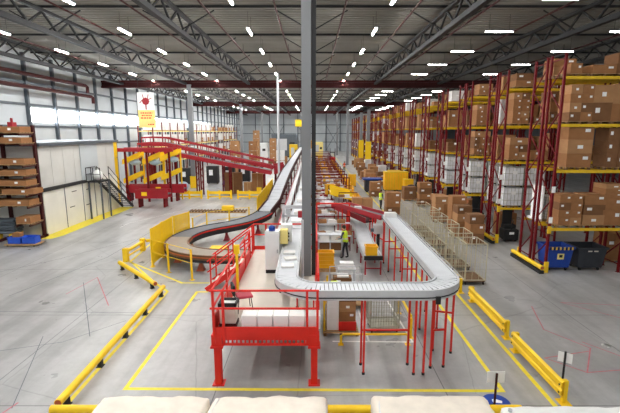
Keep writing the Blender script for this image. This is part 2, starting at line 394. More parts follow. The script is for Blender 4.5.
struct(MB()._add([(9.62 + .13 * cos(a), 12.78 + .13 * sin(a), .004) for a in [i * pi / 8 for i in range(-5, 9)]] + [(9.70 + .1 * cos(a), 12.8 + .1 * sin(a), .004) for a in [i * pi / 8 for i in range(8, -6, -1)]], [tuple(range(28))]).build('floor_marking', 'white_line'), 'small white crescent mark on the right floor', 'floor marking')
# ------------------------------------------------------------------ yellow pipe barriers (left and near edge)
def pipe_barrier(p, q, posts, l, z=.3, r=.1):
    p, q = Vector((*p, 0)), Vector((*q, 0)); L_ = (q - p).length; a = atan2(q.y - p.y, q.x - p.x)
    t = thing('pipe_barrier', l, 'barrier', p, a, 'yellow pipe barriers')
    MB().tube([(0, 0, z), (L_, 0, z)], r, 16).build('pipe', 'yellow', t, smooth=False)
    for e in (-.004, L_ + .004): MB().tube([(e, 0, z), (e + (.002 if e > 0 else -.002), 0, z)], r * .82, 14).build('end_plug', 'orange_foot', t)
    for i in range(posts):
        x = .35 + (L_ - .7) * i / max(1, posts - 1)
        MB().b2(x - .07, x + .07, -.06, .06, .012, z - .09).b2(x - .1, x + .1, -.09, .09, 0, .02).build('post', 'black_matt', t)
pipe_barrier((-6.27, 9.38), (-6.42, 17.3), 5, 'long yellow pipe barrier on black posts along the left floor')
pipe_barrier((-9.85, 20.7), (-6.9, 17.65), 3, 'short slanting yellow pipe barrier behind the long one')
pipe_barrier((-6.3, 9.15), (-3.4, 9.15), 2, 'yellow pipe barrier at the near left corner beside a cream load')
pipe_barrier((-.9, 9.15), (2.6, 9.15), 2, 'yellow pipe barrier seen between two cream loads')
pipe_barrier((3.2, 9.15), (5.05, 9.15), 2, 'yellow pipe barrier beside the round blue floor notice')
t = thing('pipe_barrier', 'yellow pipe barrier with square yellow posts before the fence panels', 'barrier', (-10.0, 21.8, 0), radians(88), 'yellow pipe barriers')
MB().tube([(0, 0, .55), (2.1, 0, .55)], .09, 12).build('pipe', 'yellow', t)
MB().tube([(0, 0, .25), (2.1, 0, .25)], .05, 10).build('pipe', 'yellow', t)
for x in (0, 2.1): b2(x - .13, x + .13, -.13, .13, 0, .75).build('post', 'yellow', t, bev=.02)
pipe_barrier((-9.8, 24.1), (-8.7, 24.9), 2, 'short yellow pipe barrier running under the fence panels', .55, .1)

# right: W-beam guard rails
def guard_rail(y0, y1, x, l):
    t = thing('guard_rail', l, 'guard rail', (x, y0, 0), pi / 2, 'yellow guard rails on the right'); L_ = y1 - y0
    prof = [(.0, .2), (.05, .24), (.05, .36), (.02, .40), (.02, .44), (.05, .48), (.05, .6), (.0, .64)]
    mb = MB(); vs = []
    for xx in (0, L_):
        for a, z in prof: vs.append((xx, a + .1, z))
        for a, z in prof[::-1]: vs.append((xx, a + .07, z))
    n = 16; mb._add(vs, [(i, (i + 1) % n, n + (i + 1) % n, n + i) for i in range(n)] + [tuple(range(n))[::-1], tuple(range(n, 2 * n))])
    mb.build('rail', 'yellow', t)
    for xx in (.08, L_ - .08):
        MB().b2(xx - .06, xx + .06, -.05, .06, 0.015, .64).b2(xx - .16, xx + .16, -.14, .14, 0, .02).build('post', 'yellow', t, bev=.008)
        [MB().tube([(xx, .14, z), (xx, .165, z)], .025, 8).build('bolt', 'black_matt', t) for z in (.3, .52)]
guard_rail(9.75, 12.5, 6.5, 'nearest yellow guard rail beside the white post sign')
guard_rail(13.2, 16.5, 6.6, 'yellow guard rail in the middle of the right hand row')
guard_rail(17.3, 18.0, 6.45, 'short yellow guard rail end at the conveyor corner')

# ------------------------------------------------------------------ cream loads at the near edge
def soft_load(name, x0, x1, y0, y1, z, m, l, seed, parts):
    t = thing(name, l, 'wrapped load', ((x0 + x1) / 2, (y0 + y1) / 2, 0)); w_, d_ = x1 - x0, y1 - y0
    bm = bmesh.new(); bmesh.ops.create_cube(bm, size=1)
    bmesh.ops.scale(bm, vec=(w_, d_, z - .15), verts=bm.verts); bmesh.ops.translate(bm, vec=(0, 0, .15 + (z - .15) / 2), verts=bm.verts)
    bmesh.ops.bevel(bm, geom=list(bm.edges), offset=.13, segments=3, profile=.6, affect='EDGES')
    bmesh.ops.subdivide_edges(bm, edges=[e for e in bm.edges if e.calc_length() > .2], cuts=14, use_grid_fill=True)
    rnd = random.Random(seed)
    from mathutils import noise as mn
    for v in bm.verts:
        q = v.co * 2.1 + Vector((seed * 3.1, 0, 0)); e = mn.noise(q) * .035 + mn.noise(q * 3.1) * .02 + abs(mn.noise(q * 6)) * .012
        sag = .05 * (1 - (2 * v.co.x / w_) ** 2) * (1 if v.co.z > z - .2 else 0)
        v.co += v.normal * e; v.co.z += sag * .3
    me = bpy.data.meshes.new('cover'); bm.to_mesh(me); bm.free(); me.materials.append(M[m]); me.polygons.foreach_set('use_smooth', [True] * len(me.polygons))
    o = bpy.data.objects.new('cover', me); C.objects.link(o); o.parent = t
    mb = MB()
    for xx in [-w_ / 2 + .1 + i * (w_ - .2) / 4 for i in range(5)]: mb.b2(xx - .07, xx + .07, -d_ / 2 + .03, d_ / 2 - .03, 0.0, .15)
    mb.build('pallet', 'wood', t)
    if parts:
        mb = MB()
        pts = [(-w_ / 2 + .16, -d_ / 2 + .1, z - .01), (-w_ / 2 + .1, 0, z + .0), (-w_ / 2 + .16, d_ / 2 - .1, z - .01)]
        mb.tube(spline(pts), .018, 6); mb.build('seam', 'film_white', t)
    else:
        MB().tube([(-w_ / 2 + .16, d_ / 2 - .2, z), (-w_ / 2 + .16, d_ / 2 - .2, z + .045)], .045, 12).build('grommet', 'alu', t)
    return t
ZT = 1.0
soft_load('wrapped_load', -4.75, -2.3, 7.45, 8.68, ZT, 'cream', 'cream wrapped load at the near edge, leftmost of the four', 1, True)
soft_load('wrapped_load', -2.24, .33, 7.45, 8.66, ZT, 'cream', 'cream wrapped load at the near edge under the red platform', 2, True)
soft_load('wrapped_load', 1.35, 3.95, 7.45, 8.68, ZT, 'cream', 'cream wrapped load with a brown crease, right of the bare pipe', 3, True)
soft_load('wrapped_load', 4.12, 6.9, 7.3, 8.38, .95, 'cloth_white', 'whiter wrapped load with a round grommet at the near right edge', 4, False)

# ------------------------------------------------------------------ signs on posts
t = thing('post_sign', 'blank white sign on a dark red post above the yellow floor line', 'sign', (4.62, 9.62, 0))
MB().tube([(0, 0, 0), (0, 0, .95)], .03, 8).build('post', 'dark_red', t); b2(-.22, .22, .032, .047, .68, .98).build('board', 'paper', t); MB().tube([(0, 0, 0), (0, 0, .03)], .12, 12).build('foot', 'black_matt', t)
t = thing('post_sign', 'white sign on a black post beyond the nearest guard rail', 'sign', (6.85, 10.5, 0), radians(-35))
MB().tube([(0, 0, 0), (0, 0, 1.05)], .028, 8).build('post', 'black_matt', t); b2(-.17, .17, .03, .045, .72, 1.0).build('board', 'paper', t); MB().tube([(0, 0, 0), (0, 0, .03)], .12, 12).build('foot', 'black_matt', t)
t = thing('floor_notice', 'round blue notice on the floor behind the yellow pipe', 'notice', (4.78, 9.85, 0))
MB().tube([(0, 0, .001), (0, 0, .006)], .34, 28).build('disc', 'blue', t); MB().prism([(-.1, -.02), (.12, -.06), (.16, .03), (0, .12), (-.08, .1)], .006, .009).build('symbol', 'paper', t)

# ------------------------------------------------------------------ red platform
PX0, PX1, PY0, PY1, PZ = -2.66, .16, 10.6, 18.7, 1.58
t = thing('platform', 'red steel work platform with rails and a pale deck', 'platform', (0, 0, 0))
b2(PX0 + .06, PX1 - .06, PY0 + .06, PY1 - .06, PZ - .05, PZ).build('deck', 'deck_beige', t)
for (x, y) in ((PX0 + .08, PY0 + .08), (PX1 - .1, PY0 + .08), (PX0 + .08, 14.6), (PX1 - .1, 14.4), (PX0 + .08, PY1 - .1), (PX1 - .1, PY1 - .1)):
    MB().b2(x - .09, x + .09, y - .09, y - .07, .03, 1.16).b2(x - .09, x + .09, y + .07, y + .09, .03, 1.16).b2(x - .07, x - .02, y - .08, y + .08, .03, 1.16).b2(x - .16, x + .16, y - .15, y + .15, 0, .03) \
        .b2(x - .17, x + .17, y - .16, y + .16, 1.12, 1.17).b2(x - .14, x + .14, y - .13, y + .13, 1.17, 1.5).build('leg', 'bright_red', t)
# perforated edge channel (front, back, sides)
def channel(x0, x1):
    mb = MB(); y = PY0 - .02
    mb.b2(x0, x1, y, y + .05, 1.34, 1.42).b2(x0, x1, y, y + .05, 1.18, 1.24)
    x = x0
    while x < x1 - .02: mb.b2(x, x + .05, y + .01, y + .03, 1.24, 1.34); x += .115
    return mb
channel(PX0 + .02, PX1 - .02).build('edge_channel', 'bright_red', t)
mb = MB().b2(PX0, PX0 + .08, PY0, PY1, 1.2, 1.56).b2(PX1 - .08, PX1, PY0, PY1, 1.2, 1.56).b2(PX0, PX1, PY1 - .08, PY1, 1.2, 1.56)
for y in (12.5, 14.5, 16.5): mb.b2(PX0 + .08, PX1 - .08, y - .06, y + .06, 1.3, 1.53)
mb.build('under_frame', 'bright_red', t)
b2(PX0 - .01, PX1 + .01, PY0 - .03, PY0 + .005, 1.42, 1.72).build('toe_board', 'bright_red', t)
b2(PX0 - .02, PX0 + .01, PY0, 17.5, 1.5, 1.98).build('toe_board', 'bright_red', t)
b2(PX1 - .01, PX1 + .02, PY0, 11.0, 1.5, 1.72).build('toe_board', 'bright_red', t)
b2(PX0, -1.85, PY1 - .02, PY1 + .01, 1.5, 1.74).build('toe_board', 'bright_red', t)
b2(-.6, PX1, PY1 - .02, PY1 + .01, 1.5, 1.74).build('toe_board', 'bright_red', t)
def rail(p, q, ps, zt=2.76, zm=2.26, zb=1.56):
    p, q = Vector(p), Vector(q); d = (q - p)
    for z in (zt, zm): MB().tube([(p.x, p.y, z), (q.x, q.y, z)], .032, 8).build('rail', 'bright_red', t)
    for k in ps:
        c = p + d * k; b2(c.x - .032, c.x + .032, c.y - .032, c.y + .032, zb - .3, zt).build('rail_post', 'bright_red', t)
rail((PX0 - .06, PY0 - .04), (PX1 + .03, PY0 - .04), (.03, .12, .89, .985))
rail((PX0, PY0), (PX0, 17.45), (.28, .55, .8, 1))
rail((PX1 + .03, 11.85), (PX1 + .03, 14.0), (0, .5, 1))
rail((PX1 + .03, 15.6), (PX1 + .03, PY1), (0, .5, 1))
rail((PX0, PY1), (PX1, PY1), (0, .2, .8, 1))
# stair leading down to the left at the back of the platform
SX0, SX1, SY0, SY1 = -4.65, PX0, 17.55, 18.6
for yy in (SY0, SY1):
    MB().bar((SX1, yy, 1.45), (SX0, yy, .05), .05, .22).build('stair_stringer', 'bright_red', t)
    for dz in (1.2, .72): MB().tube([(SX1, yy, 1.55 + dz), (SX0 + .1, yy, .15 + dz)], .03, 8).build('stair_rail', 'bright_red', t)
    for k in (.03, .5, .93):
        x = SX1 + (SX0 + .1 - SX1) * k; z = 1.5 - 1.4 * k; b2(x - .03, x + .03, yy - .03, yy + .03, 0 if k > .9 else z, z + 1.25).build('stair_post', 'bright_red', t)
for i in range(7):
    k = (i + .5) / 7; x = SX1 + (SX0 - SX1) * k; z = 1.5 - 1.45 * k; b2(x - .14, x + .14, SY0 + .03, SY1 - .03, z - .03, z).build('stair_tread', 'deck_beige', t)

# things on the platform
wb = thing('storage_box', 'x', 'box'); b2(-.205, .205, -.2, .2, 0, .36).build('body', 'paper', wb, bev=.008); b2(-.21, .21, -.205, .205, .27, .38).build('lid', 'paper', wb, bev=.008); proto(wb)
for i in range(5):
    first_or_dup(wb, (-1.72 + .435 * i, 10.95, PZ), label='white lidded box on the red platform, %s from the left in its row' % ORD[i], group='white boxes on the platform')
t = thing('waste_bin', 'pale bin with a black rim at the platform corner', 'bin', (-2.32, 11.05, PZ))
MB().b2(-.24, .24, -.2, .2, 0, .1).build('base', 'dark_red', t); MB().prism([(-.22, -.19), (.22, -.19), (.22, .19), (-.22, .19)], .1, .62).build('body', 'deck_beige', t, bev=.02)
MB().b2(-.25, .25, -.22, -.17, .6, .7).b2(-.25, .25, .17, .22, .6, .7).b2(-.25, -.2, -.22, .22, .6, .7).b2(.2, .25, -.22, .22, .6, .7).build('rim', 'black_matt', t)
b2(-.19, .19, -.16, .16, .56, .64).build('bin_bag', 'film_white', t)
t = thing('task_chair', 'red seated chair with black frame on the platform', 'chair', (-2.05, 12.0, PZ), radians(20))
bx = b2(-.24, .24, -.23, .23, .44, .52).build('seat', 'chair_red', t, bev=.03)
b2(-.36, -.28, -.21, .21, .55, .88).build('backrest', 'black_matt', t, bev=.03)
MB().tube([(-.32, 0, .6), (-.26, 0, .42), (0, 0, .4)], .025, 6).build('back_support', 'black_matt', t)
for sx, sy in ((1, 1), (1, -1), (-1, 1), (-1, -1)): MB().tube([(sx * .18, sy * .18, .44), (sx * .23, sy * .23, 0)], .014, 6).build('leg', 'black_matt', t)
t = thing('control_cabinet', 'white machine cabinet with black base on the platform', 'cabinet', (-1.5, 15.6, PZ))
b2(-.26, .26, -.25, .25, 0, .14).build('plinth', 'black_matt', t); b2(-.27, .27, -.26, .26, .14, 1.62).build('body', 'machine_white', t, bev=.015)
b2(-.25, .25, -.275, -.262, .18, 1.58).build('door', 'machine_white', t, bev=.004); b2(.18, .2, -.295, -.275, .8, .95).build('handle', 'black_matt', t)
tag(MB().ball((0, 0, .1), (.13, .12, .12)).b2(-.1, .14, -.16, -.08, .03, .06).build('cap', 'blue', loc=(-1.52, 15.55, PZ + 1.62), smooth=True), 'blue cap lying on top of the white machine cabinet', 'cap')
t = thing('labelling_machine', 'white labelling machine with pale yellow side beside the conveyor', 'machine', (-.98, 16.0, PZ))
b2(-.24, -.18, -.3, .3, 0, 1.06).build('stand', 'alu', t); b2(-.24, .05, -.34, -.05, 1.06, 1.62).build('side_panel', 'pale_yellow', t, bev=.01); b2(-.24, .2, -.05, .35, 1.06, 1.75).build('head', 'machine_white', t, bev=.02)
for z in (1.15, 1.3, 1.42): MB().tube([(.06, -.06, z), (.06, -.09, z)], .04, 10).build('button', 'black_matt', t)
t = thing('printer_unit', 'sloping white printer unit over the platform conveyor', 'machine', (-.21, 16.0, PZ))
MB()._add([(-.18, -.35, .75), (.18, -.35, .75), (.18, .4, .75), (-.18, .4, .75), (-.12, -.1, 1.55), (.12, -.1, 1.55), (.12, .35, 1.55), (-.12, .35, 1.55)], [(0, 1, 2, 3), (4, 5, 6, 7), (0, 1, 5, 4), (1, 2, 6, 5), (2, 3, 7, 6), (3, 0, 4, 7)]).build('hood', 'machine_white', t, bev=.02)
b2(-.1, .1, -.25, .3, 0, .75).build('stand', 'alu', t)
for z, x in ((1.0, -.06), (.9, .05), (1.12, .07)): b2(x - .03, x + .03, -.42, -.25, z - .03, z + .03).build('knob', 'black_matt', t)
t = thing('scanner_gantry', 'pale scanner gantry frame standing over the belt behind the platform', 'gantry', (-.7, 17.6, PZ))
for x in (-.52, .52): b2(x - .05, x + .05, -.05, .05, 0, 2.2).build('upright', 'alu_white', t)
b2(-.6, .6, -.06, .06, 2.1, 2.24).build('cross_bar', 'alu_white', t); b2(-.6, .6, -.05, .05, 1.75, 1.83).build('cross_bar', 'alu_white', t)
b2(.1, .38, -.12, .1, 1.72, 2.0).build('scanner_head', 'conv_red', t, bev=.03); b2(-.4, -.22, -.1, .1, 1.85, 2.12).build('scanner_box', 'alu', t, bev=.02)
tag(MB().tube([(0, 0, 0), (0, 0, 2.3)], .045, 10).b2(-.1, .1, -.1, .1, 0, .02).build('service_pole', 'alu_white', loc=(-.33, 14.3, PZ)), 'pale vertical service pole between the conveyor and grey column', 'pole')
t = thing('light_barrier_post', 'yellow safety sensor post on the left edge of the platform', 'post', (-2.52, 13.6, PZ)); b2(-.04, .04, -.04, .04, 0, 1.55).build('post', 'yellow', t); b2(-.09, .09, -.06, .06, 1.3, 1.6).build('sensor_head', 'yellow', t)

# ------------------------------------------------------------------ main U-shaped conveyor
def arc(cx, cy, r, a0, a1, z, n=8): return [(cx + r * cos(radians(a0 + (a1 - a0) * i / n)), cy + r * sin(radians(a0 + (a1 - a0) * i / n)), z) for i in range(n + 1)]
CZ = 2.55
path = [(-.78, 18.6, CZ), (-.78, 15, CZ)] + arc(.25, 12.4, 1.03, 180, 270, CZ) + [(1.5, 11.37, CZ)] + arc(3.1, 12.37, 1.0, 270, 360, CZ) + [(4.1, 16, CZ), (4.1, 21.8, CZ)]
t = thing('curved_conveyor', 'white U shaped slat conveyor on red legs in the middle', 'conveyor', (0, 0, 0))
MB().sweep(path, -.3, .3, -.1, -.03).build('bed', 'steel_dark', t)
MB().slats(path, .58, .12, .1, -.028, 0).build('slats', 'belt_white', t)
MB().sweep(path, -.36, -.3, -.26, .03).build('side_rail', 'alu_white', t); MB().sweep(path, .3, .36, -.26, .03).build('side_rail', 'alu_white', t)
MB().sweep(path, -.375, -.36, -.2, -.17).build('trim_strip', 'black_matt', t); MB().sweep(path, .36, .375, -.2, -.17).build('trim_strip', 'black_matt', t)
MB().sweep([(p[0], p[1], p[2]) for p in path[18:]], -.345, -.33, .1, .13).build('guide_rail', 'alu', t)
b2(3.42, 3.55, 10.96, 11.01, 2.2, 2.42).build('drive_cover', 'black_matt', t)
def leg(x, y, zt, mname='conv_red', par=None, w_=.055, z0=0):
    o = MB().b2(x - w_ / 2, x + w_ / 2, y - w_ / 2, y + w_ / 2, z0 + .06, zt).build('leg', mname, par)
    MB().tube([(x, y, z0), (x, y, z0 + .07)], .045, 8).build('foot', 'black_matt', o)
for x, y in ((1.48, 11.12), (1.46, 11.62), (2.92, 11.1), (2.86, 11.62), (3.5, 11.45), (3.85, 12.45), (3.9, 11.5), (4.38, 12.3), (3.2, 11.1)): leg(x, y, CZ - .26, 'bright_red', t)
MB().bar((1.48, 11.62, 1.12), (2.86, 11.62, 1.12), .05).build('cross_brace', 'bright_red', t)
MB().bar((3.5, 11.45, 1.2), (3.9, 11.5, 1.2), .05).build('cross_brace', 'bright_red', t)
MB().bar((3.85, 12.45, 1.35), (4.38, 12.3, 1.35), .05).build('cross_brace', 'bright_red', t)
for y in (13.9, 15.4, 17, 18.6, 20.1, 21.5):
    for x in (3.8, 4.4): leg(x, y, CZ - .26, 'bright_red', t)
    MB().bar((3.8, y, 1.2), (4.4, y, 1.2), .05).build('cross_brace', 'bright_red', t)
for x, y in ((-.5, 13.4), (-1.05, 13.4), (-.45, 12.1), (.05, 11.75)): leg(x, y, CZ - .26, 'bright_red', t, z0=PZ)
tag(box((0, 0, .12), (.6, .4, .24)).build('parcel', 'film_white', loc=(4.05, 21.35, CZ), bev=.03), 'white parcel at the far end of the white slat conveyor', 'parcel')
for i, (x, y, a) in enumerate(((-.8, 13.2, .1), (-.75, 14.0, .3), (-.82, 14.7, 0))):
    tag(box((0, 0, .04), (.42, .34, .08)).build('parcel', 'film_white', loc=(x, y, CZ), rz=a, bev=.02), 'flat white parcel on the platform conveyor, %s before the curve' % ORD[i], 'parcel')

# low yellow hoop guard under the conveyor
t = thing('hoop_guard', 'low yellow tube hoop on the floor under the white conveyor', 'barrier', (0, 12.85, 0))
MB().tube([(.95, 0, 0), (.95, 0, .3), (1.0, 0, .36), (3.1, 0, .36), (3.15, 0, .3), (3.15, 0, 0)], .04, 8).build('hoop', 'yellow', t)
for x in (.95, 3.15): b2(x - .09, x + .09, -.09, .09, 0, .012).build('base_plate', 'yellow', t)
t = thing('hoop_guard', 'low yellow tube hoop lying along the conveyor legs', 'barrier', (3.35, 13.3, 0), pi / 2)
MB().tube([(0, 0, 0), (0, 0, .7), (.06, 0, .76), (1.9, 0, .76), (1.96, 0, .7), (1.96, 0, 0)], .045, 8).build('hoop', 'yellow', t)
for x in (0, 1.96): b2(x - .09, x + .09, -.09, .09, 0, .012).build('base_plate', 'yellow', t)

# ------------------------------------------------------------------ wire trolleys / roll cages
def roll_cage(w_, d_, h, m, wires, step):
    t = thing('roll_cage', 'x', 'roll cage')
    b2(-w_ / 2, w_ / 2, -d_ / 2, d_ / 2, .16, .2).build('base', 'wood_dark' if m != 'galv' else 'galv', t)
    for sx in (-1, 1):
        for sy in (-1, 1):
            b2(sx * w_ / 2 - .018, sx * w_ / 2 + .018, sy * d_ / 2 - .018, sy * d_ / 2 + .018, .2, h).build('post', m, t)
            c = MB().tube([(sx * (w_ / 2 - .06) - .02, sy * (d_ / 2 - .06), .065), (sx * (w_ / 2 - .06) + .02, sy * (d_ / 2 - .06), .065)], .065, 12).b2(sx * (w_ / 2 - .06) - .03, sx * (w_ / 2 - .06) + .03, sy * (d_ / 2 - .06) - .02, sy * (d_ / 2 - .06) + .02, .09, .16).build('caster', 'rubber', t)
    def panel(p, q):
        mb = MB(); p, q = Vector(p), Vector(q); L_ = (q - p).length; n = int(L_ / step)
        for i in range(1, n): c = p + (q - p) * i / n; mb.bar((c.x, c.y, .2), (c.x, c.y, h), wires)
        k = int((h - .2) / (step * 2.2))
        for i in range(0, k + 1): z = .24 + (h - .26) * i / k; mb.bar((p.x, p.y, z), (q.x, q.y, z), wires if 0 < i < k else .032)
        mb.build('mesh_panel', m, t)
    a, b = w_ / 2, d_ / 2
    panel((-a, -b), (a, -b)); panel((-a, b), (a, b)); panel((-a, -b), (-a, b)); panel((a, -b), (a, b))
    return proto(t)
rc = roll_cage(.92, 1.25, 1.95, 'gold_wire', .01, .3); n = 0
for j, x in enumerate((7.42, 6.48)):
    for i in range(6):
        first_or_dup(rc, (x + .12 * i / 2 + R(-.03, .03), 18.9 + 2.05 * i, 0), R(-.06, .06), 'wire roll cage in the %s column, %s from the near end' % (('right', 'left')[j], ORD[i]), group='wire roll cages beside the conveyor')
wt = roll_cage(1.0, .75, 1.62, 'galv', .01, .09); wt['label'] = 'grey wire mesh trolley parked under the white conveyor'; wt['category'] = 'trolley'; wt.location = (2.5, 14.0, 0); wt.name = 'wire_trolley'
wt.rotation_euler = (0, 0, .05)
# ------------------------------------------------------------------ horseshoe belt and rising grey belt
hp = spline([(-3.2, 20.2, .95), (-4.4, 20.2, .95), (-5.6, 20.4, .95), (-6.7, 21.05, .95), (-7.35, 22.1, .95), (-7.5, 23.5, .95), (-7.15, 24.8, .97), (-6.4, 25.8, 1.0), (-5.5, 26.4, 1.05), (-4.4, 27.2, 1.15), (-3.4, 28.4, 1.4), (-2.85, 30, 1.8), (-2.7, 33, 2.3), (-2.6, 38, 2.75)], 6)
cut = 30
t = thing('horseshoe_conveyor', 'dark horseshoe belt conveyor curving over the floor left of the platform', 'conveyor')
MB().sweep(hp[:cut + 1], -.55, .55, -.05, 0).build('brown_belt', 'belt_brown', t)
MB().sweep(hp[cut:62], -.55, .55, -.05, 0).build('grey_belt', 'belt_dark', t)
MB().sweep(hp[:cut + 1], -.63, -.55, -.22, .03).build('side_frame', 'belt_side', t)
MB().sweep(hp[:cut + 1], -.66, -.64, -.12, -.06).build('orange_strip', 'orange_side', t)
MB().sweep(hp[:cut + 1], .64, .66, -.12, -.06).build('orange_strip', 'orange_side', t); MB().sweep(hp[:cut + 1], .55, .63, -.22, .03).build('side_frame', 'belt_side', t)
MB().sweep(hp[:cut + 1], -.66, -.64, -.12, -.06).build('orange_strip', 'orange_side', t)
MB().sweep(hp[:cut + 1], .64, .66, -.12, -.06).build('orange_strip', 'orange_side', t)
MB().sweep(hp[:cut + 1], -.64, .64, -.36, -.22).build('lower_frame', 'steel_dark', t)
MB().sweep(hp[cut:62], -.63, -.55, -.28, .03).build('side_frame', 'black_matt', t); MB().sweep(hp[cut:62], .55, .63, -.28, .03).build('side_frame', 'black_matt', t)
MB().sweep(hp[cut:62], -.65, -.63, -.1, -.02).build('red_strip', 'bright_red', t)
MB().sweep(hp[cut:62], -.6, .6, -.4, -.28).build('lower_frame', 'black_matt', t)
for x, y in ((-5.6, 20.4), (-7.2, 21.8), (-5.5, 26.4), (-7.3, 24.5), (-3.9, 20.3), (-3.7, 28.1)):
    MB().b2(x - .07, x + .07, y - .07, y + .07, .3, .62).prism([(x - .2, y - .2), (x + .2, y - .2), (x + .2, y + .2), (x - .2, y + .2)], 0, .03)._add([(x - .17, y - .17, .03), (x + .17, y - .17, .03), (x + .17, y + .17, .03), (x - .17, y + .17, .03), (x - .08, y - .08, .34), (x + .08, y - .08, .34), (x + .08, y + .08, .34), (x - .08, y + .08, .34)], [(0, 1, 5, 4), (1, 2, 6, 5), (2, 3, 7, 6), (3, 0, 4, 7), (4, 5, 6, 7)]).build('leg', 'orange_foot' if y < 25 else 'conv_red', t)
gp = [tuple(hp[61])] + [tuple(p) for p in spline([(-2.83, 30.2, 1.85), (-2.7, 33, 2.35), (-2.6, 38, 2.8), (-2.55, 44, 3.05), (-2.5, 55, 3.2)], 4)][1:] + [(-2.5, 100, 3.25)]
t = thing('rising_conveyor', 'grey stepped belt rising beside the long white line to the far end', 'conveyor')
MB().sweep(gp, -.42, .42, -.08, -.01).build('bed', 'steel_dark', t)
plates_mb = MB(); PP = []; acc = 0
for a_, b_ in zip(gp, gp[1:]):
    a_, b_ = Vector(a_), Vector(b_); n_ = max(1, round((b_ - a_).length / .8))
    for i in range(n_): plates_mb.sweep([a_ + (b_ - a_) * ((i + .03) / n_), a_ + (b_ - a_) * ((i + .97) / n_)], -.42, .42, 0, .04)
plates_mb.build('plates', 'belt_grey', t)
MB().sweep(gp, -.5, -.42, -.35, .12).build('side_frame', 'dark_red', t); MB().sweep(gp, .42, .5, -.35, .12).build('side_frame', 'dark_red', t)
for y, z in ((34, 2.1), (38, 2.4), (43, 2.7), (50, 2.8), (60, 2.8), (72, 2.8), (86, 2.8)):
    for x in (-3.0, -2.1): b2(x - .05, x + .05, y - .05, y + .05, 0, z).build('leg', 'rack_red', t)
    b2(-3.0, -2.1, y - .04, y + .04, z * .5, z * .5 + .08).build('cross_brace', 'rack_red', t)
# long white line belt
t = thing('straight_conveyor', 'long straight white conveyor running to the far end behind the column', 'conveyor')
lp = [(-.78, 18.75, 2.55), (-.7, 24, 2.55), (-.55, 40, 2.7), (-.5, 100, 2.9)]
MB().sweep(lp, -.34, .34, -.05, 0).build('belt', 'belt_white', t); MB().sweep(lp, -.4, -.34, -.3, .06).build('side_frame', 'alu_white', t); MB().sweep(lp, .34, .4, -.3, .06).build('side_frame', 'alu_white', t)
for y in (20, 24, 28, 33, 39, 46, 55, 66, 80):
    for x in (-1.0, -.3): b2(x - .04, x + .04, y - .04, y + .04, 0, 2.3).build('leg', 'rack_red', t)
    b2(-1.0, -.3, y - .03, y + .03, 1.2, 1.27).build('cross_brace', 'rack_red', t)
# thin side rail line with red posts beside it
t = thing('side_conveyor', 'narrow pale rail line between the rising belt and the white conveyor', 'conveyor')
lp = [(-1.55, 19.5, 2.2), (-1.5, 60, 2.6)]
MB().sweep(lp, -.14, .14, -.05, 0).build('belt', 'alu', t); MB().sweep(lp, .14, .18, -.12, .14).build('guide', 'conv_red', t); MB().sweep(lp, -.18, -.14, -.12, .08).build('guide', 'alu_white', t)
for y in (20, 24, 28, 32, 37, 43, 50): b2(-1.6, -1.5, y - .04, y + .04, 0, 2.2).build('leg', 'rack_red', t)
for i, (x, y, l) in enumerate(((-.75, 19.6, .5), (-.72, 22, .7), (-.7, 26, .6), (-.65, 31, .8), (-.6, 36, .7), (-.55, 42, .7))):
    tag(box((0, 0, .1), (.45, l, .2)).build('parcel', 'film_white', loc=(x, y, 2.56 + max(0, y - 24) * .009), bev=.03), 'white parcel on the long straight conveyor, %s from the platform' % ORD[i], 'parcel')

# yellow safety fence
def fence_panel(p, q, h, l, solid=True):
    p, q = Vector((*p, 0)), Vector((*q, 0)); L_ = (q - p).length
    t = thing('fence_panel', l, 'fence', p, atan2(q.y - p.y, q.x - p.x), 'yellow safety fence')
    for x in (0, L_):
        o = b2(x - .035, x + .035, -.035, .035, 0, h).build('post', 'yellow', t); b2(x - .1, x + .1, -.1, .1, 0, .015).build('foot', 'yellow', o)
    if solid:
        mb = MB(); n = int(L_ / .1)
        for i in range(1, n): x = L_ * i / n; mb.b2(x - .032, x + .032, -.012, .012, .12, h - .03)
        mb.b2(.03, L_ - .03, -.02, .02, .1, .16).b2(.03, L_ - .03, -.02, .02, h - .08, h - .02).b2(.03, L_ - .03, -.02, .02, h * .5, h * .5 + .05); mb.build('panel', 'yellow', t)
    else:
        for z in (h - .03, h * .55): MB().tube([(0, 0, z), (L_, 0, z)], .016, 6).build('wire', 'yellow', t)
fence_panel((-8.3, 21.1), (-8.3, 22.6), 2.0, 'tall yellow fence panel at the left end of the horseshoe belt, nearest one')
fence_panel((-8.3, 22.75), (-8.25, 24.2), 2.0, 'tall yellow fence panel at the left of the horseshoe belt, second one')
fence_panel((-8.2, 24.4), (-7.7, 25.8), 2.0, 'tall yellow fence panel behind the bend of the horseshoe belt')
W = [(-8.25, 20.9), (-7.1, 20.0), (-5.65, 18.95)]
for i, (p, q) in enumerate(zip(W, W[1:])): fence_panel(p, q, 1.5, 'thin yellow posts with wires in front of the horseshoe belt, %s pair' % ORD[i], False)
W = [(-7.6, 26.2), (-7.2, 28.2), (-5.9, 29.4), (-4.6, 30.2)]
for i, (p, q) in enumerate(zip(W, W[1:])): fence_panel(p, q, 1.5, 'thin yellow posts with wires behind the horseshoe belt, %s pair from left' % ORD[i], False)
for i in range(6):
    fence_panel((-4.15, 31.5 + 2.0 * i), (-4.1, 33.4 + 2.0 * i), 2.1, 'tall yellow fence panel beside the rising grey belt, %s from the near end' % ORD[i])
t = thing('floor_rail', 'slanting yellow floor rail left of the rising belt fence', 'barrier', (-5.2, 31.0, 0), radians(80)); MB().tube([(0, 0, .3), (9, 0, .3)], .12, 10).build('pipe', 'yellow', t)
for x in (.4, 3, 6, 8.6): b2(x - .08, x + .08, -.08, .08, 0, .25).build('post', 'black_matt', t)
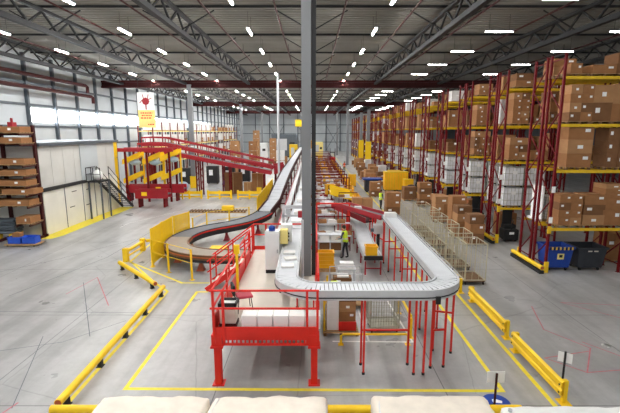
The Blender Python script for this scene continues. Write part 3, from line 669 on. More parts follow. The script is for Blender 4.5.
# wooden roller mat on the floor with yellow box
t = thing('skid_row', 'low wooden skid lying on the pale floor behind the horseshoe belt', 'skid', (-8.2, 36.0, 0)); mb = MB()
for i in range(18): mb.b2(-2.4 + i * .28, -2.26 + i * .28, -.5, .5, .1, .16)
mb.build('boards', 'wood_dark', t); MB().b2(-2.4, 2.5, -.5, -.38, 0, .1).b2(-2.4, 2.5, .38, .5, 0, .1).build('runner', 'wood', t)
tag(b2(-.5, .5, -.3, .3, 0, .4).build('tote', 'yellow', loc=(-7.3, 36.0, .16), bev=.04), 'yellow tote lying on the low wooden skid', 'tote')
tag(b2(-.5, .5, -.35, .35, 0, .55).build('tote', 'yellow', loc=(-5.2, 22.8, 0), bev=.05), 'yellow tote on the floor inside the horseshoe belt', 'tote')
# low yellow guards further back
for i, (x0, x1) in enumerate(((-14.1, -11.4), (-10.9, -8.3), (-7.8, -5.2))):
    t = thing('low_guard', 'low yellow guard across the pale floor, %s from the left' % ORD[i], 'barrier', (x0, 43.3, 0), 0, 'low yellow guards'); L_ = x1 - x0
    b2(0, L_, -.04, .04, .5, .8).build('rail', 'yellow', t); b2(0, L_, -.04, .04, .15, .3).build('rail', 'yellow', t)
    for x in (.1, L_ / 2, L_ - .1): b2(x - .08, x + .08, -.1, .1, 0, .9).build('post', 'yellow', t)

# ------------------------------------------------------------------ red sloping conveyors
def truss_conveyor(pts, w_, l, legs):
    t = thing('sloping_conveyor', l, 'conveyor')
    MB().sweep(pts, -w_ / 2, w_ / 2, -.1, 0).build('belt', 'belt_dark', t)
    for a, b in ((-w_ / 2 - .08, -w_ / 2), (w_ / 2, w_ / 2 + .08)): MB().sweep(pts, a, b, -.45, .0).build('side_frame', 'conv_red', t)
    for a in (-w_ / 2 - .04, w_ / 2 + .04):
        up = [Vector(p) for p in pts]; mb = MB().sweep(pts, a - .05, a + .05, .42, .6)
        for p, q in zip(up, up[1:]):
            n = max(1, int((q - p).length / 1.2)); d = (q - p).normalized(); nn = Vector((-d.y, d.x, 0)).normalized() * a
            for i in range(n + 1): c = p + (q - p) * i / n + nn; mb.bar(c, c + Vector((0, 0, .4)), .07)
        mb.build('guard', 'conv_red', t)
    for (x, y, z) in legs:
        mb = MB()
        for dx in (-.0, .0):
            pass
        for dy in (-w_ / 2, w_ / 2): mb.b2(x - .07, x + .07, y + dy - .07, y + dy + .07, 0, z)
        zz = .4; k = 0
        while zz < z - .6: mb.bar((x, y - w_ / 2 * (1 if k % 2 else -1), zz), (x, y + w_ / 2 * (1 if k % 2 else -1), zz + .7), .05); zz += .7; k += 1
        mb.build('leg', 'rack_red', t)
    return t
truss_conveyor([(-19.2, 48.5, 5.7), (-18.2, 48.5, 5.75), (-16.5, 48.5, 5.7), (-4.4, 48.5, 3.1)], 1.0, 'far red truss conveyor sloping down to the right across the hall', ((-18.5, 48.5, 5.3), (-13.2, 48.5, 4.5), (-10.2, 48.5, 3.9), (-6.6, 48.5, 3.1), (-4.2, 48.5, 2.5)))
truss_conveyor([(-18.6, 45.8, 5.1), (-17.5, 45.8, 5.1), (-16.0, 45.8, 5.0), (-4.4, 45.8, 2.75)], 1.0, 'near red truss conveyor sloping down to the right in front of the column', ((-17.2, 45.8, 4.6), (-15.6, 45.8, 4.5), (-12.0, 45.8, 3.8), (-8.9, 45.8, 3.2), (-5.2, 45.8, 2.4)))
t = thing('red_chute', 'short red chute leading from the sloping conveyors to the grey belt', 'conveyor'); MB().sweep([(-4.25, 47.0, 2.75), (-3.15, 47.1, 2.95)], -1.6, 1.6, -.3, 0).build('bed', 'conv_red', t); MB().sweep([(-4.25, 47.0, 2.75), (-3.15, 47.1, 2.95)], -1.7, -1.6, -.4, .5).build('side', 'conv_red', t); MB().sweep([(-4.25, 47.0, 2.75), (-3.15, 47.1, 2.95)], 1.6, 1.7, -.4, .5).build('side', 'conv_red', t)
for x in (-4.1, -3.35): b2(x - .08, x + .08, 46.9, 47.1, 0, 2.5).build('leg', 'rack_red', t)
# red loading frame with yellow spiral chutes
t = thing('loading_frame', 'red loading frame holding the yellow chutes beside the cabin stair', 'frame')
b2(-19.2, -13.6, 41.3, 41.6, 4.95, 5.3).build('top_beam', 'conv_red', t); b2(-19.2, -13.6, 43.3, 43.6, 4.95, 5.3).build('top_beam', 'conv_red', t)
for x in (-18.3, -16.2, -14.0):
    for y in (41.45, 43.45): b2(x - .09, x + .09, y - .09, y + .09, 0, 4.95).build('post', 'rack_red', t)
def chute(x, l, z0):
    t = thing('chute', l, 'chute', (x, 42.5, 0), 0, 'yellow chutes'); z = z0 + .25
    zig = [(0, 0, z), (.2, 0, z - .5), (1.5, 0, z - 1.2), (.9, 0, z - 1.7), (-.2, 0, z - 2.3), (.3, 0, z - 2.8), (1.6, 0, z - 3.4)]
    zig = [(-1.2, 0, z - 2.2), (1.6, 0, z - 1.1)]
    for k, dz in enumerate((0, -1.9)):
        pts = [(-.9, 0, z - 1.4 + dz), (-.3, 0, z - 1.15 + dz), (.95, 0, z - .6 + dz)]
        MB().sweep(pts, -.45, .45, -.06, 0).build('trough', 'yellow', t); MB().sweep(pts, -.5, -.45, -.1, .4).build('side', 'yellow', t); MB().sweep(pts, .45, .5, -.1, .4).build('side', 'yellow', t)
    for x in (-.85, .85): b2(x - .06, x + .06, .4, .52, 0, z - .7).build('support', 'yellow', t)
    return t
chute(-18.0, 'yellow chute nearest the cabin stair', 4.9); chute(-16.0, 'middle yellow chute under the red frame', 4.9); chute(-14.2, 'yellow chute at the right end of the red frame', 5.2)
tag(b2(-.35, .35, -.4, .4, 0, 1.7).build('chute_hopper', 'yellow', loc=(-19.3, 41.0, 4.4), bev=.15), 'yellow hopper box at the top left of the chutes', 'hopper')
bpy.data.objects['chute_hopper'].location.z = 4.4
t = bpy.data.objects['chute_hopper']
b2(-.3, .3, -.3, .3, -4.4, 0).build('support', 'yellow', t)
for i, (x, y, z) in enumerate(((-17.8, 42.5, 3.17), (-15.8, 42.5, 3.17), (-14.0, 42.5, 3.47))):
    o = thing('sack', 'pale blue grey sack lying in a yellow chute, %s from the cabin' % ORD[i], 'sack', (x, y, z + .68)); MB().ball((0, 0, 0), (.6, .38, .3)).build('sack', 'light_blue', o, smooth=True)
for j, y in enumerate((38.6, 42.2)):
    t = thing('infeed_conveyor', 'low red conveyor on the floor under the chutes, %s one' % ('near', 'far')[j], 'conveyor', (0, y, 0))
    xs = (-16.2, -18.6)[j]; [b2(xs, -13.2 + j * .4, yy - .05, yy + .05, .85, 1.65).build('side_frame', 'conv_red', t) for yy in (-.45, .45)]; b2(xs, -13.2 + j * .4, -.4, .4, 1.2, 1.3).build('belt', 'belt_dark', t)
    for x in (xs + .3, -13.6): b2(x - .08, x + .08, -.4, .4, 0, .9).build('leg', 'rack_red', t)
    b2(-15.6, -15.1, -.52, -.5, 1.1, 1.45).build('plate', 'yellow', t)

# ------------------------------------------------------------------ cabin with stair
CX0, CX1, CY0, CY1, CZH = -24.6, -17.8, 27.6, 38.3, 5.95
t = thing('cabin', 'pale two storey cabin with grey ledge against the left wall', 'cabin')
mb = MB(); mb.b2(CX0, CX1, CY0, CY1, 0, 3.05); mb.build('lower_storey', 'beige_panel', t)
b2(CX0, CX1 - .1, CY0 + .1, 32.6, 3.05, CZH).build('upper_storey', 'grey_panel', t)
b2(CX0, CX1 - .04, 32.6, 35.2, 3.05, CZH + .05).build('upper_storey', 'white_wall', t); b2(CX0, CX1 - .1, 35.2, CY1, 3.05, CZH).build('upper_storey', 'grey_panel', t)
b2(CX0 - .1, CX1 + .25, CY0 - .25, CY1 + .3, CZH, CZH + .22).build('roof_slab', 'steel_blue', t)
b2(CX1 - .1, CX1 + .12, CY0 - .1, 32.8, 2.95, 3.17).build('ledge', 'steel_dark', t)
for y in (30.0, 32.4, 34.2, 36.3): b2(CX1, CX1 + .02, y - .03, y + .03, 0, 2.95).build('seam', 'steel_blue', t)
for y in (29, 30.4, 31.8, 33.9, 36.8): b2(CX1 - .1, CX1 - .08, y - .012, y + .012, 3.2, CZH).build('seam', 'grey_panel', t)
for y, z in ((31.2, 2.5), (33.2, 2.4), (35.2, 2.4), (30.8, 1.4), (33.0, 1.2)): b2(CX1, CX1 + .03, y - .3, y + .3, z - .02, z + .03).build('handle_bar', 'steel_dark', t)
b2(CX1, CX1 + .04, 34.3, 36.2, .02, 2.1).build('door', 'beige_panel', t)
t = thing('stair', 'grey steel stair and landing on the side of the pale cabin', 'stair')
b2(CX1 + .05, -16.6, 32.9, 34.4, 2.95, 3.05).build('landing', 'steel_dark', t)
def hr(p, q, par, m='steel_dark'):
    for dz in (1.05, .55): MB().tube([(p[0], p[1], p[2] + dz), (q[0], q[1], q[2] + dz)], .025, 6).build('handrail', m, par)
    for k in (0, .5, 1): c = Vector(p) + (Vector(q) - Vector(p)) * k; b2(c.x - .02, c.x + .02, c.y - .02, c.y + .02, c.z, c.z + 1.05).build('rail_post', m, par)
hr((CX1 + .1, 32.9, 3.05), (-16.6, 32.9, 3.05), t); hr((CX1 + .1, 32.9, 3.05), (CX1 + .1, 34.4, 3.05), t)
for x in (-17.6, -16.65):
    MB().bar((x, 34.4, 2.95), (x, 38.6, .05), .06, .25).build('stringer', 'steel_dark', t); hr((x, 34.4, 3.05), (x, 38.5, .1), t)
for i in range(14): k = (i + .5) / 14; y = 34.4 + 4.2 * k; z = 3.0 - 2.95 * k; b2(-17.6, -16.65, y - .13, y + .13, z - .03, z).build('tread', 'steel_dark', t)
for x, y in ((-17.6, 33), (-16.65, 33), (-16.65, 34.3)): b2(x - .05, x + .05, y - .05, y + .05, 0, 2.95).build('post', 'steel_blue', t)
tag(MB().ball((0, 0, .4), (.4, .4, .42)).build('sack', 'cloth_white', loc=(-17.2, 33.7, 3.07), smooth=True), 'round white sack on the cabin stair landing', 'sack')

# ------------------------------------------------------------------ cantilever rack with long flat cartons
t = thing('storage_rack', 'dark red storage rack of long flat cartons at the left edge', 'rack')
for x in (-21.6, -19.8, -17.75):
    b2(x - .08, x + .08, 27.08, 27.3, 0, 7.3).build('upright', 'dark_red', t); b2(x - .08, x + .08, 25.85, 27.5, 0, .16).build('base_arm', 'dark_red', t)
LV = [(1.2, .42), (2.34, .36), (3.06, .34), (3.6, .34), (4.24, .34), (4.9, .36), (6.22, .34), (6.86, .36)]
for z, h in LV:
    for x in ((-21.6, -19.8, -17.75) if z > 2 else (-18.55, -17.75)): b2(x - .05, x + .05, 25.85, 27.1, z - .2, z - .1).build('arm', 'dark_red', t)
    b2(-21.7, -17.65, 27.1, 27.25, z - .2, z - .1).build('beam', 'dark_red', t)
fp = thing('flat_pallet', 'x', 'pallet'); mb = MB()
for i in range(5): mb.b2(-.95, .95, -.6 + i * .28, -.48 + i * .28, .07, .1)
mb.build('boards', 'wood', fp); mb = MB()
for x in (-.85, -.0, .85): mb.b2(x - .06, x + .06, -.6, .6, 0, .07)
mb.build('blocks', 'wood_dark', fp); proto(fp)
fc = thing('long_carton', 'x', 'carton'); b2(-.5, .5, -.5, .5, 0, 1).build('body', 'carton', fc); b2(-.5, .5, -.03, .03, 1, 1.004).build('tape_strip', 'tape', fc)
b2(.12, .22, -.505, -.5, .35, .75).build('paper_label', 'paper', fc); proto(fc)
LVN = ['lowest', 'second', 'third', 'fourth', 'fifth', 'sixth', 'seventh', 'topmost']
for i, (z, h) in enumerate(LV):
    for j, x in enumerate((-20.65, -18.6)):
        if i == 0 and j == 0: continue
        s_ = ('left', 'right')[j]
        nar = .5 if i == 0 else 1; x = -18.12 if i == 0 else x
        first_or_dup(fp, (x, 26.45, z - .1), scale=(nar, 1, 1), label='flat wooden pallet under the %s %s long carton of the left rack' % (LVN[i], s_), group='flat pallets in the left rack')
        dx = R(-.06, .06) + (.25 if (i == 2 and j == 1) else 0)
        first_or_dup(fc, (x + dx, 26.4, z), R(-.02, .02), 'long flat carton on the %s level of the left rack, %s one' % (LVN[i], s_), ((1.9 + R(-.08, .06)) * nar, 1.0, h * .94), 'long cartons in the left rack')
for i, x in enumerate((-20.7, -18.4)):
    o = tag(MB().b2(-.15, .15, -.2, .2, 0, .3).b2(-.05, .05, -.05, .05, .3, .55).build('clamp_tool', 'conv_red', loc=(x, 26.3, 7.163)), 'red clamp tool on the top long carton, %s one' % ('left', 'right')[i], 'tool')
for i in range(20):
    tag(MB().tube([(-.85, 0, 0), (.85, 0, 0)], .1, 10).tube([(-.852, 0, 0), (.852, 0, 0)], .07, 10).build('steel_tube', 'steel_blue', loc=(-19.68, 26.05 + (i % 4) * .21 + (.1 if i // 4 % 2 else 0), .6 + (i // 4) * .18)), 'grey steel tube in the bundle at the left rack foot, %s in layer %s' % (ORD[i % 4], ORD[i // 4]), 'tube', 'steel tubes by the left rack')
t = thing('trestle', 'yellow low trestle under the bundle of grey tubes', 'trestle', (-19.68, 26.38, 0)); 
for x in (-.6, .6): b2(x - .1, x + .1, -.48, .6, .35, .5).build('beam', 'beam_yellow', t); b2(x - .08, x + .08, -.4, -.2, 0, .35).build('leg', 'beam_yellow', t); b2(x - .08, x + .08, .2, .4, 0, .35).build('leg', 'beam_yellow', t)
def crate(w_, d_, h, m):
    t = thing('crate', 'x', 'crate'); mb = MB(); mb.b2(-w_ / 2, w_ / 2, -d_ / 2, d_ / 2, 0, .03)
    mb.b2(-w_ / 2, w_ / 2, -d_ / 2, -d_ / 2 + .025, 0, h).b2(-w_ / 2, w_ / 2, d_ / 2 - .025, d_ / 2, 0, h).b2(-w_ / 2, -w_ / 2 + .025, -d_ / 2, d_ / 2, 0, h).b2(w_ / 2 - .025, w_ / 2, -d_ / 2, d_ / 2, 0, h); mb.build('body', m, t)
    mb = MB(); e = .025
    mb.b2(-w_ / 2 - e, w_ / 2 + e, -d_ / 2 - e, -d_ / 2, h - .06, h).b2(-w_ / 2 - e, w_ / 2 + e, d_ / 2, d_ / 2 + e, h - .06, h).b2(-w_ / 2 - e, -w_ / 2, -d_ / 2, d_ / 2, h - .06, h).b2(w_ / 2, w_ / 2 + e, -d_ / 2, d_ / 2, h - .06, h); mb.build('rim', m, t); return proto(t)
bc = crate(.78, .6, .42, 'blue_crate')
t = thing('dolly', 'low wooden dolly under the blue crates', 'dolly', (-17.75, 25.2, 0)); b2(-.95, .95, -.45, .45, .08, .14).build('board', 'wood', t)
for x in (-.8, .8):
    for y in (-.35, .35): MB().tube([(x - .03, y, .04), (x + .03, y, .04)], .04, 8).build('wheel', 'rubber', t)
first_or_dup(bc, (-18.17, 25.2, .14), .0, 'blue crate at the foot of the left rack, left one', None, 'blue crates'); first_or_dup(bc, (-17.32, 25.2, .14), .05, 'blue crate at the foot of the left rack, right one', None, 'blue crates')
tag(b2(-.22, .22, -.2, .2, 0, .62).build('carton', 'carton', loc=(-18.1, 25.2, .172)), 'small brown carton standing up out of the left blue crate', 'carton')

# hanging banner
t = thing('banner', 'white and yellow banner with red emblem hanging above the chutes', 'banner', (-16.9, 44.0, 7.3))
b2(-.85, .85, -.015, .015, 0, 1.75).build('lower_half', 'pale_yellow', t); b2(-.85, .85, -.015, .015, 1.75, 3.5).build('upper_half', 'paper', t)
mb = MB(); mb.tube([(0, -.03, 2.62), (0, -.02, 2.62)], .38, 8).b2(-.06, .06, -.03, -.016, 1.8, 2.4); mb.bar((-.3, -.02, 2.8), (-.62, -.02, 2.45), .06).bar((.3, -.02, 2.8), (.62, -.02, 2.95), .06).bar((-.2, -.02, 2.9), (-.3, -.02, 3.3), .06).bar((.2, -.02, 2.9), (.3, -.02, 3.3), .06); mb.build('emblem', 'conv_red', t)
mb = MB()
for z, a, b in ((1.4, -.6, .6), (1.15, -.5, .55), (.9, -.6, .45), (.25, .1, .7)): 
    x = a
    while x < b: l = R(.1, .25); mb.b2(x, min(x + l, b), -.022, -.014, z, z + .12); x += l + .07
mb.build('lettering', 'bright_red', t)
for x in (-.7, .7): MB().tube([(x, 0, 3.5), (x, 0, 5.3)], .015, 6).build('cord', 'steel_dark', t)
# ------------------------------------------------------------------ red pallet racking, one double row after another
NR, RY0, RP = 19, 20.1, 5.65
RX = (11.6, 15.25, 18.9); LEV = (2.25, 5.09, 7.25, 9.41); BAYS = ((0, 1.15), (1.5, 2.6))
def make_rack(bays):
    t = thing('pallet_rack', 'x', 'rack')
    for x in RX[:bays + 1]:
        for (a, b) in BAYS:
            mb = MB()
            for y in (a, b): mb.b2(x - .05, x + .05, y - .055, y + .055, .02, 10.45).b2(x - .09, x + .09, y - .09, y + .09, 0, .02)
            z = .5; k = 0
            while z < 9.9:
                p, q = (a, b) if k % 2 else (b, a); mb.bar((x, p, z), (x, q, z + 1.05), .045); z += 1.05; k += 1
            for z in (.4, 5.2, 10.2): mb.bar((x, a, z), (x, b, z), .045)
            mb.build('upright_frame', 'rack_red', t)
    for z in LEV:
        for (a, b) in BAYS:
            for y in (a, b):
                for i in range(bays): b2(RX[i] + .05, RX[i + 1] - .05, y - .03, y + .03, z - .14, z).build('beam', 'beam_yellow', t)
    for a in (-.12, 2.6 + .04): b2(RX[0] - .1, RX[0] + .1, a, a + .08, 0, .55).build('upright_guard', 'yellow', t)
    for z in (2.5, 4.0): b2(RX[0] - .09, RX[0] + .09, -.075, -.06, z, z + .3).build('label_plate', 'paper', t)
    for z in (2.1,): b2(RX[0] - .12, RX[0] + .04, -.16, -.06, z - .1, z + .25).build('beam_lock', 'beam_yellow', t)
    return proto(t)
RK2 = make_rack(2); RK1 = make_rack(1)
def rowname(k): return 'rack row nearest the camera' if k == 0 else '%s rack row from the camera' % ORD[k]
for k in range(NR):
    first_or_dup(RK2 if k < 4 else RK1, (0, RY0 + RP * k, 0), 0, 'tall red rack with yellow beams, ' + ('nearest row, over the two waste bins' if k == 0 else '%s row from the camera' % ORD[k]), group='red pallet racks')
# floor guards on the rack ends
def end_guard(k):
    t = thing('end_guard', 'yellow pipe guard on the floor, end of the ' + rowname(k), 'barrier', (11.3, RY0 - .3 + RP * k, 0), pi / 2, 'rack end guards')
    MB().tube([(0, 0, .3), (3.1, 0, .3)], .11, 12).build('pipe', 'yellow', t)
    b2(.0, 3.1, -.1, .12, 0, .16).build('base', 'black_matt', t)
    MB().tube([(-.004, 0, .3), (.0, 0, .3)], .08, 12).build('end_plug', 'orange_foot', t)
for k in range(5): end_guard(k)

# pallets, cartons, white containers, wrapped loads
pal = thing('pallet', 'x', 'pallet'); mb = MB()
for i in range(7): mb.b2(-.6, .6, -.5 + i * .152, -.41 + i * .152, .11, .13)
mb.build('top_boards', 'wood', pal); mb = MB()
for x in (-.55, 0, .55): mb.b2(x - .05, x + .05, -.5, .5, 0, .02).b2(x - .05, x + .05, -.5, .5, .09, .11); [mb.b2(x - .05, x + .05, y - .06, y + .06, .02, .09) for y in (-.43, 0, .43)]
mb.build('runners', 'wood_dark', pal); proto(pal)
def make_carton(m, lab):
    t = b2(-.5, .5, -.5, .5, 0, 1).build('carton', m); tag(t, 'x', 'carton')
    b2(-.5, .5, -.035, .035, 1, 1.004).build('tape_strip', 'tape', t)
    MB().b2(lab[0], lab[1], -.506, -.5, lab[2], lab[3]).build('paper_label', 'paper', t)
    return proto(t)
CT = [make_carton('carton', (.15, .36, .55, .78)), make_carton('carton_pale', (-.1, .12, .35, .6)), make_carton('carton_dark', (-.35, -.12, .45, .72))]
NC = [0]
def carton(x, y, z, sx, sy, sz, l, kind=None, rz=0.0, g='cartons in the racks'):
    NC[0] += 1; p = CT[random.choice((0, 0, 1, 2)) if kind is None else kind]
    return first_or_dup(p, (x, y, z), rz, l, (sx, sy, sz), g)
def pallet(x, y, z, l): return first_or_dup(pal, (x, y, z), 0, l, (1, 1, 1), 'wooden pallets')
LN = {0: 'lowest beam', 1: 'second beam', 2: 'third beam', 3: 'top beam'}
PN = ['left', 'middle', 'right', 'far right']
def stack(x, y, z, where, grid, h, wtot=1.15, dtot=.95, kind=None, skew=.01):
    """grid = list of rows, each with its number of cartons; h = list of layer heights"""
    zz = z + .131
    pallet(x, y, z, 'wooden pallet under cartons, ' + where)
    for r, (n, hh) in enumerate(zip(grid, h)):
        for c in range(n):
            w_ = wtot / n; cx = x - wtot / 2 + w_ * (c + .5)
            pos = '' if n == 1 else (('left ', 'right ') if n == 2 else ('left ', 'middle ', 'right '))[c]
            lay = 'only' if len(grid) == 1 else ('bottom' if r == 0 else 'top' if r == len(grid) - 1 else ORD[r])
            carton(cx + R(-skew, skew), y + R(-skew, skew), zz, w_ - .015, dtot, hh - .004, 'brown %scarton, %s layer, %s' % (pos, lay, where), kind, R(-.015, .015))
        zz += hh
FR = 'front'
# --- nearest row, front bay, as in the photograph
yF = RY0 + .58; yB = RY0 + 2.05
S0 = [(12.55, 0), (13.6, 1), (14.65, 2)]
w0 = '%s, %s pallet of nearest rack'
stack(12.62, yF, LEV[0], w0 % (LN[0], 'left'), [2, 2, 2, 2], [.37, .37, .37, .37], 1.15)
stack(13.8, yF, LEV[0], w0 % (LN[0], 'middle'), [1, 1, 1], [.5, .5, .5], 1.05)
stack(14.7, yF, LEV[0], w0 % (LN[0], 'right'), [1, 1, 1, 1, 1], [.75, .6, .22, .22, .22], .95)
stack(12.75, yF, LEV[1], w0 % (LN[1], 'left'), [1, 1, 1], [.65, .65, .65], 1.2)
stack(14.6, yF, LEV[1], w0 % (LN[1], 'right'), [2, 2, 2], [.62, .62, .62], 1.1, kind=2)
stack(12.6, yF, LEV[2], w0 % (LN[2], 'left'), [2, 2, 2, 2], [.42, .42, .42, .42], 1.1)
stack(13.6, yF, LEV[2], w0 % (LN[2], 'middle'), [1, 1], [.85, .8], .92)
stack(14.58, yF, LEV[2], w0 % (LN[2], 'right'), [1, 1], [.8, .9], 1.1)
stack(12.2, yF, LEV[3], w0 % (LN[3], 'left'), [1], [.45], .55)
stack(13.5, yF, LEV[3], w0 % (LN[3], 'middle'), [1], [.4], 1.1)
stack(14.6, yF, LEV[3], w0 % (LN[3], 'right'), [1, 1], [.5, .42], 1.1)
w1 = '%s, %s back pallet of nearest rack'
stack(13.75, yB, LEV[1], w1 % (LN[1], 'middle'), [2, 2, 2, 2], [.36] * 4, .85, kind=2)
stack(12.5, yB, LEV[2], w1 % (LN[2], 'left'), [2, 2, 2], [.5] * 3, 1.1)
stack(14.0, yB, LEV[2], w1 % (LN[2], 'right'), [1, 1], [.8] * 2, 1.1)
stack(12.5, yB, LEV[3], w1 % (LN[3], 'left'), [1, 1], [.5, .4], 1.1)
tg = tag(MB().b2(-.03, .03, -.55, .55, .131, 1.85).b2(-.2, .06, -.5, .5, .0, .131).build('panel_board', 'paper', loc=(12.02, yB, LEV[0])), 'tall white panel board standing at the back of the nearest rack', 'board')
wb_ = thing('wire_basket', 'grey wire basket behind the brown cartons of the nearest rack', 'basket', (12.75, yB, LEV[0])); mb = MB()
for i in range(11):
    x = -.55 + i * .11; mb.bar((x, -.48, .1), (x, -.48, 1.55), .015).bar((x, .48, .1), (x, .48, 1.55), .015)
for z in [.1 + .145 * i for i in range(11)]: mb.bar((-.55, -.48, z), (.55, -.48, z), .015).bar((-.55, .48, z), (.55, .48, z), .015).bar((-.55, -.48, z), (-.55, .48, z), .015).bar((.55, -.48, z), (.55, .48, z), .015)
mb.build('mesh', 'galv', wb_); b2(-.5, .5, -.44, .44, .12, 1.3).build('contents', 'mesh_white', wb_); b2(-.55, .55, -.5, .5, 0, .1).build('base', 'wood_dark', wb_)
t = thing('wooden_crate', 'open wooden crate with crossed slats on the nearest rack', 'crate', (12.7, yB, LEV[3] - 2.16)); 
bpy.data.objects.remove(t)
# second bay, mostly cut by the picture edge
for lv in range(4):
    stack(16.05, yF, LEV[lv], w0 % (LN[lv], 'second bay left'), [1, 1], [.7, .6], 1.1)

# white mesh containers, two high
wc = thing('mesh_container', 'x', 'container')
b2(-.55, .55, -.5, .5, .12, 1.2).build('liner', 'mesh_white', wc); mb = MB()
for i in range(6):
    x = -.56 + i * .224
    for y in (-.52, .52): mb.bar((x, y, .1), (x, y, 1.22), .016)
for i in range(5):
    y = -.52 + i * .26
    for x in (-.57, .57): mb.bar((x, y, .1), (x, y, 1.22), .016)
for z in (.1, .45, .85, 1.22):
    for y in (-.53, .53): mb.bar((-.58, y, z), (.58, y, z), .022)
    for x in (-.58, .58): mb.bar((x, -.53, z), (x, .53, z), .022)
mb.build('cage_frame', 'galv', wc); mb = MB()
for x in (-.5, .5):
    for y in (-.45, .45): mb.b2(x - .05, x + .05, y - .05, y + .05, 0, .1)
mb.build('feet', 'steel_dark', wc); b2(-.12, .16, -.545, -.53, .8, 1.0).build('paper_label', 'paper', wc); proto(wc)
def container(x, y, z, l): return first_or_dup(wc, (x, y, z), 0, l, None, 'white mesh containers')

# wrapped loads for the rows further back
def wrapped(kind):
    t = thing('wrapped_load', 'x', 'pallet load'); mb = MB(); mb.b2(-.58, .58, -.5, .5, .1, .14); [mb.b2(x - .06, x + .06, -.5, .5, 0, .1) for x in (-.5, 0, .5)]; mb.build('pallet', 'wood', t)
    n, lay, m, hh, wd = kind; mb = MB()
    for r in range(lay):
        for c in range(n):
            w_ = wd / n; cx = -wd / 2 + w_ * (c + .5); e = R(0, .02)
            mb.b2(cx - w_ / 2 + .008, cx + w_ / 2 - .008, -.46 + e, .46 - R(0, .02), .14 + r * hh, .14 + (r + 1) * hh - .012)
    mb.build('carton_stack', m, t); mb = MB()
    r = lay // 2; a = R(-.4, .2); mb.b2(a, a + .24, -.475, -.462, .14 + r * hh + hh * .4, .14 + r * hh + hh * .85)
    mb.build('paper_label', 'paper', t); return proto(t)
WL = [wrapped(k) for k in ((2, 4, 'carton', .4, 1.15), (3, 5, 'carton_pale', .33, 1.15), (1, 2, 'carton_dark', .5, 1.1), (2, 3, 'carton', .35, .9), (2, 5, 'film_white', .34, 1.1), (3, 3, 'carton_dark', .42, 1.15), (1, 3, 'carton_pale', .55, 1.0))]
def load(x, y, z, l, kind=None, rz=0, g='wrapped pallet loads', sc=None): return first_or_dup(random.choice(WL) if kind is None else WL[kind], (x, y, z), rz, l, sc, g)
# --- second and third rows: cartons one by one
for k in (1, 2):
    yf = RY0 + RP * k + .58; yb = RY0 + RP * k + 2.05; rn = 'of the %s rack row' % ORD[k]
    for j, x in enumerate((12.45, 13.75)):
        for hgt in range(2): container(x, yf, LEV[0] + 1.26 * hgt, 'white mesh container %s %s, %s in front' % (('below', 'on top')[hgt], rn, PN[j]))
    for hgt in range(2): container(12.45, yb, LEV[0] + 1.26 * hgt, 'white mesh container %s %s, at the back' % (('below', 'on top')[hgt], rn))
    f = '%s, %s front pallet ' + rn
    stack(12.6, yf, LEV[1], f % (LN[1], 'left'), [2, 2, 1] if k == 1 else [3, 3, 3, 2], [.45, .45, .4, .4], 1.15)
    stack(13.85, yf, LEV[1], f % (LN[1], 'right'), [2] if k == 1 else [2, 2, 2], [.55, .4, .4], 1.1)
    stack(12.55, yf, LEV[2], f % (LN[2], 'left'), [2, 2, 2, 2, 2] if k == 1 else [2, 2, 2, 2], [.36] * 5, 1.0)
    stack(13.9, yf, LEV[2], f % (LN[2], 'right'), [2] if k == 1 else [1, 1], [.4, .5], 1.0)
    stack(12.6, yf, LEV[3], f % (LN[3], 'left'), [2, 2] if k == 2 else [1, 1], [.35, .4], 1.0)
    stack(13.9, yf, LEV[3], f % (LN[3], 'right'), [2], [.5], 1.1)
    b = 'on the %s, left back pallet ' + rn
    for lv in (1, 2, 3): load(12.5, yb, LEV[lv], 'wrapped load ' + b % LN[lv], (1, 4, 6)[lv - 1] if k == 1 else (0, 5, 2)[lv - 1], sc=(1, 1, .5 if lv == 3 else .9))
    for lv in (1, 2, 3): load(15.95, yf, LEV[lv], 'wrapped load on the %s, far right front %s' % (LN[lv], rn), (5, 0, 3)[lv - 1], sc=(1, 1, .5 if lv == 3 else .9))
for k in (1, 2, 3):
    yf = RY0 + RP * k + .58; yb = RY0 + RP * k + 2.05; rn = 'of the %s rack row' % ORD[k]
    for lv in (1, 2, 3):
        for j, (x, y) in enumerate(((17.3, yf), (15.95, yb), (17.3, yb))):
            load(x, y, LEV[lv], 'load on the %s, second bay %s %s' % (LN[lv], ('right front', 'left back', 'right back')[j], rn), None, sc=(1, 1, R(.3, .6) if lv == 3 else R(.6, 1)))
# --- remaining rows
for k in range(3, NR):
    yf = RY0 + RP * k + .58; yb = RY0 + RP * k + 2.05; rn = 'of the %s rack row' % ORD[k]
    if k < 9:
        for hgt in range(2):
            container(12.5, yf, LEV[0] + 1.26 * hgt, 'white mesh container %s %s, at the front' % (('below', 'on top')[hgt], rn))
            if k < 6: container(12.5, yb, LEV[0] + 1.26 * hgt, 'white mesh container %s %s, at the back' % (('below', 'on top')[hgt], rn))
    else: load(12.5, yf, LEV[0], 'pallet load on the lowest beam, front left %s' % rn)
    for lv in (1, 2, 3):
        load(12.45 + R(-.05, .1), yf, LEV[lv], 'pallet load on the %s, front left %s' % (LN[lv], rn), sc=(1, 1, R(.35, .6) if lv == 3 else R(.6, 1)))
        if k < 12: load(13.75 + R(-.05, .1), yf, LEV[lv], 'pallet load on the %s, front right %s' % (LN[lv], rn), random.choice((0, 1, 2, 3, 5)), sc=(1, 1, R(.3, .6) if lv == 3 else R(.4, .95)))
        load(12.45 + R(-.05, .1), yb, LEV[lv], 'pallet load on the %s, back left %s' % (LN[lv], rn), sc=(1, 1, R(.3, .6) if lv == 3 else R(.6, 1)))
